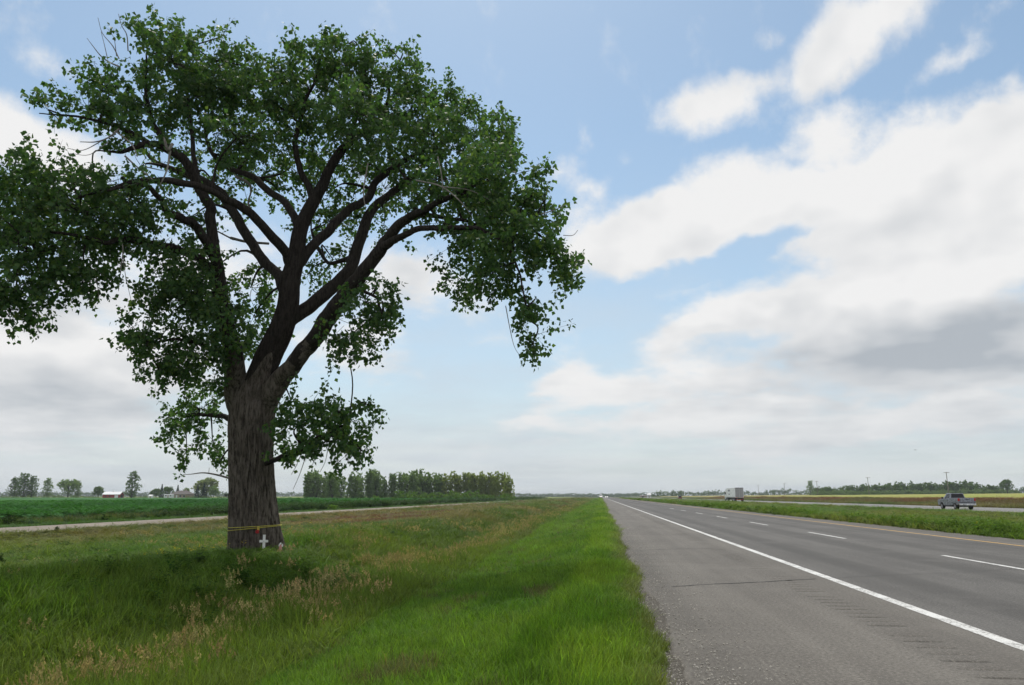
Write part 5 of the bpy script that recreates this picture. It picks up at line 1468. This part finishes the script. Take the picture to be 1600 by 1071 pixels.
MB().box(1.5, 2.2, 0.2, 0.9, 4.0, 5.7).build('chimney', M['tan_wall'], rf)
for k in (-4.4, 0.6, 3.2):
    w_ = MB().box(k, k + 1.3, -3.63, -3.605, 0.9, 2.1).build('window', M['glass'], house)
    MB().box(k - 0.08, k + 1.38, -3.66, -3.635, 0.78, 0.9).build('sill', M['barn_white'], w_); MB().box(k - 0.08, k + 1.38, -3.66, -3.635, 2.1, 2.2).build('lintel', M['barn_white'], w_)
d_ = MB().box(-1.9, -0.9, -3.63, -3.605, 0.0, 2.1).build('door', M['barn_white'], house)
MB().box(-1.05, -0.98, -3.66, -3.635, 1.0, 1.08).build('handle', M['dark_open'], d_)
x, y = ground_xy(264, 470)
cmp_ = empty('camper_trailer', (x, y, tz1(x, y)), R(6), 'white camper trailer parked left of the farmhouse', 'camper')
MB().prism_x([(-1.15, 0.55), (1.15, 0.55), (1.15, 2.5), (0.95, 2.75), (-0.95, 2.75), (-1.15, 2.5)], -2.6, 2.6).build('body', M['camper'], cmp_, bevel=0.12)
for k in (-1.9, 0.9): MB().box(k, k + 1.0, -1.185, -1.152, 1.5, 2.1).build('window', M['glass'], cmp_)
MB().box(-0.4, 0.3, -1.185, -1.152, 0.7, 2.3).build('door', M['tan_wall'], cmp_)
for s_ in (-1, 1): MB().cyl((0.2, s_ * 1.0, 0.34), (0.2, s_ * 1.18, 0.34), 0.34, n=14).build('wheel', M['dark_open'], cmp_)
x, y = ground_xy(236, 470)
shed = empty('white_shed', (x, y, tz1(x, y)), 0.2, 'tiny white shed left of the low rounded tree by the farmhouse', 'shed')
gable(shed, 2.2, 2.4, 1.5, 0.7, M['camper'], M['barn_white'], 0.1); MB().box(-0.4, 0.4, -1.24, -1.21, 0, 1.3).build('door', M['tan_wall'], shed)
x, y = ground_xy(1014, 900)
sh = empty('far_building', (x, y, tz1(x, y)), 0.1, 'bright white farm building by the trees right of the vanishing road', 'building')
gable(sh, 4, 4.4, 3.2, 1.4, M['camper'], M['barn_white']); MB().box(-0.6, 0.6, -2.26, -2.22, 0, 2.2).build('door', M['tan_wall'], sh)
for k in (-1.7, 0.9): MB().box(k, k + 0.8, -2.26, -2.22, 1.2, 2.2).build('window', M['glass'], sh)
x, y = ground_xy(1005, 920)
sh = empty('far_shed', (x, y, tz1(x, y)), 0.0, 'low grey shed left of the bright white farm building', 'shed')
gable(sh, 7, 8, 1.6, 1.0, M['tan_wall'], M['brown_roof']); MB().box(-2, 1, -4.06, -4.02, 0, 1.4).build('door', M['dark_open'], sh)

# ------------------------------------------------------------------ utility poles
M['pole_wood'] = mat_bark('pole_wood', (0.16, 0.145, 0.125), (0.24, 0.22, 0.195), (0.20, 0.18, 0.155), 0.8)
M['insulator'] = plain('grey_insulator', (0.30, 0.31, 0.32), 0.3, 0.5)
lead = None
for k, (px, lb) in enumerate(((1442, 'nearest wooden utility pole, left of the pickup, with a single crossarm'), (1331, 'second utility pole, standing before the middle of the right woodland'),
                              (1258, 'third utility pole, at the left end of the right woodland'), (1211, 'fourth utility pole, right of the trailer truck'), (1173, 'fifth and most distant utility pole, just right of the trailer'))):
    Yp = 155 * F / (px - 937.0) * 1.0
    x, y = 155.0, Yp
    e = empty('utility_pole', (x, y, tz1(x, y)), 0, lb, 'utility pole', 'utility poles along the right field')
    MB().cyl((0, 0, -0.5), (-0.15, 0, 10.6), 0.19, 0.13, 10).build('pole', M['pole_wood'], e)
    arm = MB().box(-1.35, 1.1, -0.19, -0.07, 10.15, 10.32).build('crossarm', M['pole_wood'], e)
    for xx in (-1.25, -0.55, 0.45, 1.0): MB().cyl((xx, -0.13, 10.32), (xx, -0.13, 10.55), 0.06, 0.035, 8).build('insulator', M['insulator'], arm)

# ------------------------------------------------------------------ vehicles
M['silver'] = plain('silver_car_paint', (0.22, 0.23, 0.265), 0.28, 0.5, 0.3, var=0.03)
M['tyre'] = plain('tyre_rubber', (0.022, 0.021, 0.02), 0.85, 0.2)
M['rim'] = plain('alloy_rim', (0.34, 0.34, 0.35), 0.3, 0.5, 0.8)
M['tint'] = plain('tinted_glass', (0.012, 0.013, 0.016), 0.12, 0.25)
M['black_plastic'] = plain('black_plastic', (0.03, 0.03, 0.031), 0.55, 0.3)
M['tail_red'] = plain('red_lamp_lens', (0.42, 0.015, 0.015), 0.15, 0.6)
M['chrome'] = plain('chrome', (0.6, 0.6, 0.62), 0.15, 0.6, 0.9)
M['plate'] = plain('number_plate', (0.75, 0.76, 0.78), 0.4, 0.4)
M['white_paint_v'] = plain('white_vehicle_paint', (0.76, 0.76, 0.75), 0.3, 0.5, var=0.03)
M['trailer_door'] = plain('grey_trailer_door', (0.34, 0.335, 0.33), 0.45, 0.4, 0.2)
M['dark_red'] = plain('dark_red_paint', (0.13, 0.018, 0.022), 0.25, 0.6)
M['emblem'] = plain('dark_blue_print', (0.05, 0.06, 0.09), 0.5, 0.3)
m_, b_, o_ = new_mat('lit_headlamp')
em = b_.n('ShaderNodeEmission'); em.inputs[0].default_value = (1, 0.95, 0.85, 1); em.inputs[1].default_value = 9.0
b_.t.links.new(em.outputs[0], o_.inputs[0]); M['headlamp'] = m_
def wheel(parent, x, y, r, w, side):
    t = MB()
    t.lathe_x([(-w / 2, r * 0.62), (-w / 2, r * 0.93), (-w * 0.35, r), (w * 0.35, r), (w / 2, r * 0.93), (w / 2, r * 0.62)], x, y, r, 24)
    wh = t.build('wheel', M['tyre'], parent, smooth=True)
    rm = MB()
    o = side * w * 0.42
    rm.lathe_x([(o, 0.01), (o + side * 0.02, r * 0.18), (o - side * 0.03, r * 0.25), (o - side * 0.02, r * 0.56), (o + side * 0.015, r * 0.63), (o - side * 0.12, r * 0.63)], x, y, r, 20)
    for q in range(6):
        a_ = q * math.pi / 3
        c0 = (x + o, y + r * 0.15 * math.cos(a_), r + r * 0.15 * math.sin(a_)); c1 = (x + o, y + r * 0.58 * math.cos(a_), r + r * 0.58 * math.sin(a_))
        rm.cyl(c0, c1, r * 0.07, r * 0.09, 6)
    rm.build('rim', M['rim'], wh)
def arch(yc, r, z0, n=9):
    """points of a wheel arch opening, running +y"""
    a0 = math.asin(max(-1, min(1, (z0 - 0.40) / r)))
    return [(yc - r * math.cos(t), 0.40 + r * math.sin(t)) for t in np.linspace(a0, math.pi - a0, n)]
def pickup(loc, rz):
    e = empty('pickup_truck', loc, rz, 'silver crew cab pickup driving away on the far carriageway', 'pickup truck')
    z0 = 0.52
    # lower body with the two wheel arches, front at +y
    prof = [(-2.90, z0 + 0.10)] + arch(-1.85, 0.50, z0) + arch(1.83, 0.50, z0) + [(2.75, z0), (2.92, 0.62), (2.95, 0.95), (2.86, 1.12), (2.55, 1.20), (1.45, 1.30), (1.40, 1.24), (-0.62, 1.24), (-0.62, 0.80), (-2.90, 0.80)]
    MB().prism_x(prof, -0.98, 0.98).build('body', M['silver'], e, bevel=0.05, seg=3)
    # bed sides and tailgate
    side = [(-2.90, 0.805)] + [(-2.38, 0.805), (-2.30, 0.87), (-1.40, 0.87), (-1.32, 0.805)] + [(-0.625, 0.805), (-0.625, 1.38), (-2.90, 1.36)]
    bed = MB()
    for s_ in (-1, 1): bed.prism_x(side, s_ * 0.985, s_ * 0.87)
    bed.box(-0.869, 0.869, -0.75, -0.63, 0.81, 1.38)
    bed.build('bed', M['silver'], e, bevel=0.02)
    MB().box(-0.86, 0.86, -2.85, -0.76, 0.82, 0.86).build('bed_floor', M['black_plastic'], e)
    tg = MB().box(-0.80, 0.80, -2.96, -2.86, 0.84, 1.37).build('tailgate', M['silver'], e, bevel=0.03)
    MB().box(-0.16, 0.16, -2.975, -2.962, 1.17, 1.26).build('handle', M['black_plastic'], tg)
    # cab
    bot = [(-0.93, -0.60, 1.245), (0.93, -0.60, 1.245), (0.93, 1.55, 1.245), (-0.93, 1.55, 1.245)]
    top = [(-0.74, -0.42, 1.93), (0.74, -0.42, 1.93), (0.74, 0.72, 1.93), (-0.74, 0.72, 1.93)]
    cab = MB().hull(bot, top).build('cab', M['silver'], e, bevel=0.05, seg=3)
    def lerp3(a, b__, t): return tuple(a[i] + (b__[i] - a[i]) * t for i in range(3))
    def pane(i, j, u0, u1, v0, v1, off):
        q = []
        for u, v in ((u0, v0), (u1, v0), (u1, v1), (u0, v1)):
            p = lerp3(lerp3(bot[i], bot[j], u), lerp3(top[i], top[j], u), v)
            q.append((p[0] + off[0], p[1] + off[1], p[2] + off[2]))
        q2 = [(a_ - off[0] * 2.2, b__ - off[1] * 2.2, c__ - off[2] * 2.2) for a_, b__, c__ in q]
        m = MB(); m.hull(q2, q)
        return m
    pane(0, 1, 0.07, 0.93, 0.14, 0.90, (0, -0.015, 0.004)).build('rear_window', M['tint'], e)
    pane(2, 3, 0.05, 0.95, 0.10, 0.93, (0, 0.012, 0.008)).build('windscreen', M['tint'], e)
    for i, j, s_ in ((3, 0, -1), (1, 2, 1)):
        a0, a1, b0, b1 = (0.22, 0.56, 0.60, 0.90) if s_ < 0 else (0.44, 0.78, 0.10, 0.40)
        pane(i, j, a0, a1, 0.14, 0.88, (s_ * 0.014, 0, 0.004)).build('side_window', M['tint'], e)
        pane(i, j, b0, b1, 0.14, 0.88, (s_ * 0.014, 0, 0.004)).build('side_window', M['tint'], e)
        mir = MB().box(s_ * 1.00, s_ * 1.22, 1.05, 1.17, 1.26, 1.48).build('mirror', M['black_plastic'], e, bevel=0.03)
        for yy in (0.05, 0.95): MB().box(s_ * 0.985, s_ * 1.012, yy, yy + 0.22, 1.05, 1.09).build('door_handle', M['chrome'], e)
        MB().box(s_ * 0.982, s_ * 0.99, 0.02, 0.035, 0.62, 1.22).build('door_seam', M['black_plastic'], e)
        MB().box(s_ * 0.90, s_ * 1.02, -1.15, 1.15, 0.40, 0.50).build('running_board', M['black_plastic'], e, bevel=0.02)
        MB().box(s_ * 0.815, s_ * 0.995, -2.955, -2.80, 1.02, 1.33).build('tail_lamp', M['tail_red'], e, bevel=0.02)
        MB().box(s_ * 0.60, s_ * 0.94, 2.80, 2.935, 0.86, 1.04).build('headlamp', M['plate'], e)
        wheel(e, s_ * 0.83, -1.85, 0.40, 0.28, s_); wheel(e, s_ * 0.83, 1.83, 0.40, 0.28, s_)
    bp = MB().box(-0.96, 0.96, -3.10, -2.91, 0.50, 0.72).build('rear_bumper', M['chrome'], e, bevel=0.03)
    MB().box(-0.17, 0.17, -3.125, -3.103, 0.54, 0.69).build('number_plate', M['plate'], bp)
    MB().box(-0.95, 0.95, 2.90, 3.02, 0.48, 0.74).build('front_bumper', M['chrome'], e, bevel=0.03)
    MB().box(-0.70, 0.70, -2.6, 2.5, 0.32, 0.50).build('chassis', M['black_plastic'], e)
    return e
px_, py_ = ground_xy(1493, 96.0)
pickup((px_, py_, ROAD2_Z), 0.0)

def semi(loc, rz):
    e = empty('trailer_truck', loc, rz, 'white semi truck with a long box trailer driving away on the far carriageway', 'truck')
    tr = MB().box(-1.28, 1.28, -8.0, 7.6, 1.18, 4.10).build('trailer', M['white_paint_v'], e, bevel=0.04)
    for s_ in (-1, 1):
        MB().box(s_ * 0.02, s_ * 1.16, -8.035, -8.005, 1.30, 3.92).build('rear_door', M['trailer_door'], tr)
        for xx in (0.35, 0.85): MB().cyl((s_ * xx, -8.06, 1.25), (s_ * xx, -8.06, 3.95), 0.022, n=6).build('lock_rod', M['chrome'], tr)
        MB().box(s_ * 1.165, s_ * 1.285, -8.03, -8.003, 1.2, 4.05).build('door_post', M['white_paint_v'], tr)
        MB().box(s_ * 0.55, s_ * 1.2, -8.04, -8.003, 1.03, 1.17).build('tail_lamp', M['tail_red'], tr)
        MB().box(s_ * 0.70, s_ * 1.25, -7.62, -7.58, 0.25, 1.0).build('mud_flap', M['black_plastic'], tr)
        MB().box(s_ * 1.283, s_ * 1.297, 1.6, 4.2, 3.05, 3.55).build('side_emblem', M['emblem'], tr)
        MB().box(s_ * 1.283, s_ * 1.297, 1.9, 3.9, 2.05, 2.35).build('side_emblem', M['emblem'], tr)
        MB().box(s_ * 1.283, s_ * 1.297, -7.9, 7.5, 1.20, 1.34).build('side_rail', M['trailer_door'], tr)
        for yy in (-6.7, -5.4, 5.6, 6.9, 11.6):
            wheel(e, s_ * 1.08, yy, 0.52, 0.42 if yy < 10 else 0.30, s_)
        MB().cyl((s_ * 0.95, 8.55, 1.2), (s_ * 0.95, 8.55, 4.0), 0.09, n=8).build('exhaust_stack', M['chrome'], e)
        MB().box(s_ * 1.22, s_ * 1.42, 11.0, 11.15, 2.2, 2.9).build('mirror', M['black_plastic'], e)
        MB().cyl((s_ * 1.05, 9.6, 0.75), (s_ * 1.05, 10.9, 0.75), 0.32, n=12).build('fuel_tank', M['chrome'], e)
    MB().box(-1.25, 1.25, -8.03, -8.003, 3.93, 4.08).build('door_header', M['black_plastic'], tr)
    MB().box(-1.15, 1.15, -8.0, -7.9, 0.48, 0.60).build('underride_bar', M['tail_red'], e)
    MB().box(-0.45, 0.45, -7.8, 12.2, 0.70, 1.10).build('chassis', M['black_plastic'], e)
    cab = MB().prism_x([(8.7, 1.1), (12.7, 1.1), (12.75, 1.9), (11.4, 2.1), (11.0, 3.0), (10.3, 3.85), (8.7, 3.95)], -1.2, 1.2).build('cab', M['white_paint_v'], e, bevel=0.08)
    for s_ in (-1, 1): MB().prism_x([(10.1, 2.15), (11.2, 2.15), (10.9, 2.9), (10.1, 2.9)], s_ * 1.195, s_ * 1.215).build('side_window', M['tint'], cab)
    MB().box(-1.2, 1.2, 12.72, 12.9, 0.5, 0.95).build('front_bumper', M['chrome'], e, bevel=0.04)
    return e
px_, py_ = ground_xy(1150, 238.0)
semi((px_ + 0.6, py_ + 5.5, ROAD2_Z), 0.0)
def car(loc, rz, mat, name, label, cat, suv=False, lamps=False):
    e = empty(name, loc, rz, label, cat)
    h = 1.75 if suv else 1.45
    prof = [(-2.25, 0.38)] + [(p[0], p[1] - 0.06) for p in arch(-1.40, 0.40, 0.44)] + [(p[0], p[1] - 0.06) for p in arch(1.40, 0.40, 0.44)] + [(2.2, 0.36), (2.28, 0.62), (2.2, 0.82), (1.1, 0.98), (-2.1, 1.0), (-2.28, 0.8)]
    MB().prism_x(prof, -0.90, 0.90).build('body', mat, e, bevel=0.05)
    MB().hull([(-0.84, -2.0, 0.985), (0.84, -2.0, 0.985), (0.84, 1.15, 0.985), (-0.84, 1.15, 0.985)], [(-0.64, -1.6, h), (0.64, -1.6, h), (0.64, 0.3, h), (-0.64, 0.3, h)]).build('cabin', M['tint'], e, bevel=0.04)
    MB().box(-0.63, 0.63, -1.55, 0.25, h + 0.002, h + 0.035).build('roof', mat, e)
    for s_ in (-1, 1):
        wheel(e, s_ * 0.78, -1.40, 0.34, 0.22, s_); wheel(e, s_ * 0.78, 1.40, 0.34, 0.22, s_)
        MB().box(s_ * 0.52, s_ * 0.86, 2.18, 2.30, 0.64, 0.78).build('headlamp', M['headlamp'] if lamps else M['plate'], e)
        MB().box(s_ * 0.55, s_ * 0.88, -2.30, -2.2, 0.72, 0.9).build('tail_lamp', M['tail_red'], e)
    return e
px_, py_ = ground_xy(1062, 395.0)
car((px_, py_, ROAD2_Z), 0, M['dark_red'], 'car', 'small dark red car far ahead on the far carriageway', 'car', suv=True)
car((5.5, 640.0, 0.0), math.pi, M['white_paint_v'], 'oncoming_car', 'white car with lit headlamps coming down the near carriageway', 'car', suv=True, lamps=True)
# oncoming white truck, far down the near carriageway
e = empty('oncoming_truck', (1.2, 800.0, 0.0), math.pi, 'tiny white truck at the far end of the near carriageway', 'truck')
MB().box(-1.25, 1.25, -7.0, 1.6, 1.1, 4.0).build('box_body', M['white_paint_v'], e, bevel=0.05)
MB().prism_x([(1.7, 0.7), (4.2, 0.7), (4.2, 1.5), (3.4, 1.7), (3.0, 2.7), (1.7, 2.8)], -1.15, 1.15).build('cab', M['white_paint_v'], e, bevel=0.06)
MB().box(-1.0, 1.0, 3.15, 3.30, 1.75, 2.5).build('windscreen', M['tint'], e)
for s_ in (-1, 1):
    for yy in (-5.0, 3.0): wheel(e, s_ * 1.05, yy, 0.5, 0.35, s_)
    MB().box(s_ * 0.75, s_ * 1.1, 4.2, 4.26, 0.95, 1.2).build('headlamp', M['headlamp'], e)
# a bird over the right field
bp = at(1430, 703.5, 150)
e = empty('bird', tuple(bp), 0.4, 'small dark bird in flight over the right woodland', 'bird')
mb = MB()
mb.cyl((0, -0.16, 0), (0, 0.02, 0.01), 0.02, 0.05, 8); mb.cyl((0, 0.02, 0.01), (0, 0.14, 0.015), 0.05, 0.025, 8); mb.cyl((0, 0.14, 0.015), (0, 0.2, 0.01), 0.025, 0.004, 8)
mb.build('body', M['black_plastic'], e)
for s_ in (-1, 1):
    MB().hull([(s_ * 0.03, -0.06, 0.0), (s_ * 0.03, 0.08, 0.0), (s_ * 0.20, 0.06, 0.06), (s_ * 0.34, -0.03, 0.03), (s_ * 0.20, -0.05, 0.055)],
              [(s_ * 0.03, -0.06, 0.014), (s_ * 0.03, 0.08, 0.014), (s_ * 0.20, 0.06, 0.07), (s_ * 0.34, -0.03, 0.036), (s_ * 0.20, -0.05, 0.064)]).build('wing', M['black_plastic'], e)

# ------------------------------------------------------------------ haze
m_, b_, o_ = new_mat('summer_haze')
pv = b_.n('ShaderNodeVolumePrincipled')
pv.inputs['Color'].default_value = (0.80, 0.86, 0.93, 1)
pv.inputs['Density'].default_value = 0.00015
pv.inputs['Anisotropy'].default_value = 0.2
b_.t.links.new(pv.outputs[0], o_.inputs['Volume'])
tag(MB().box(-5200, 5200, -200, 6200, -3.2, 26).build('haze', m_), 'thin pale summer haze over the fields', 'haze', kind='stuff')
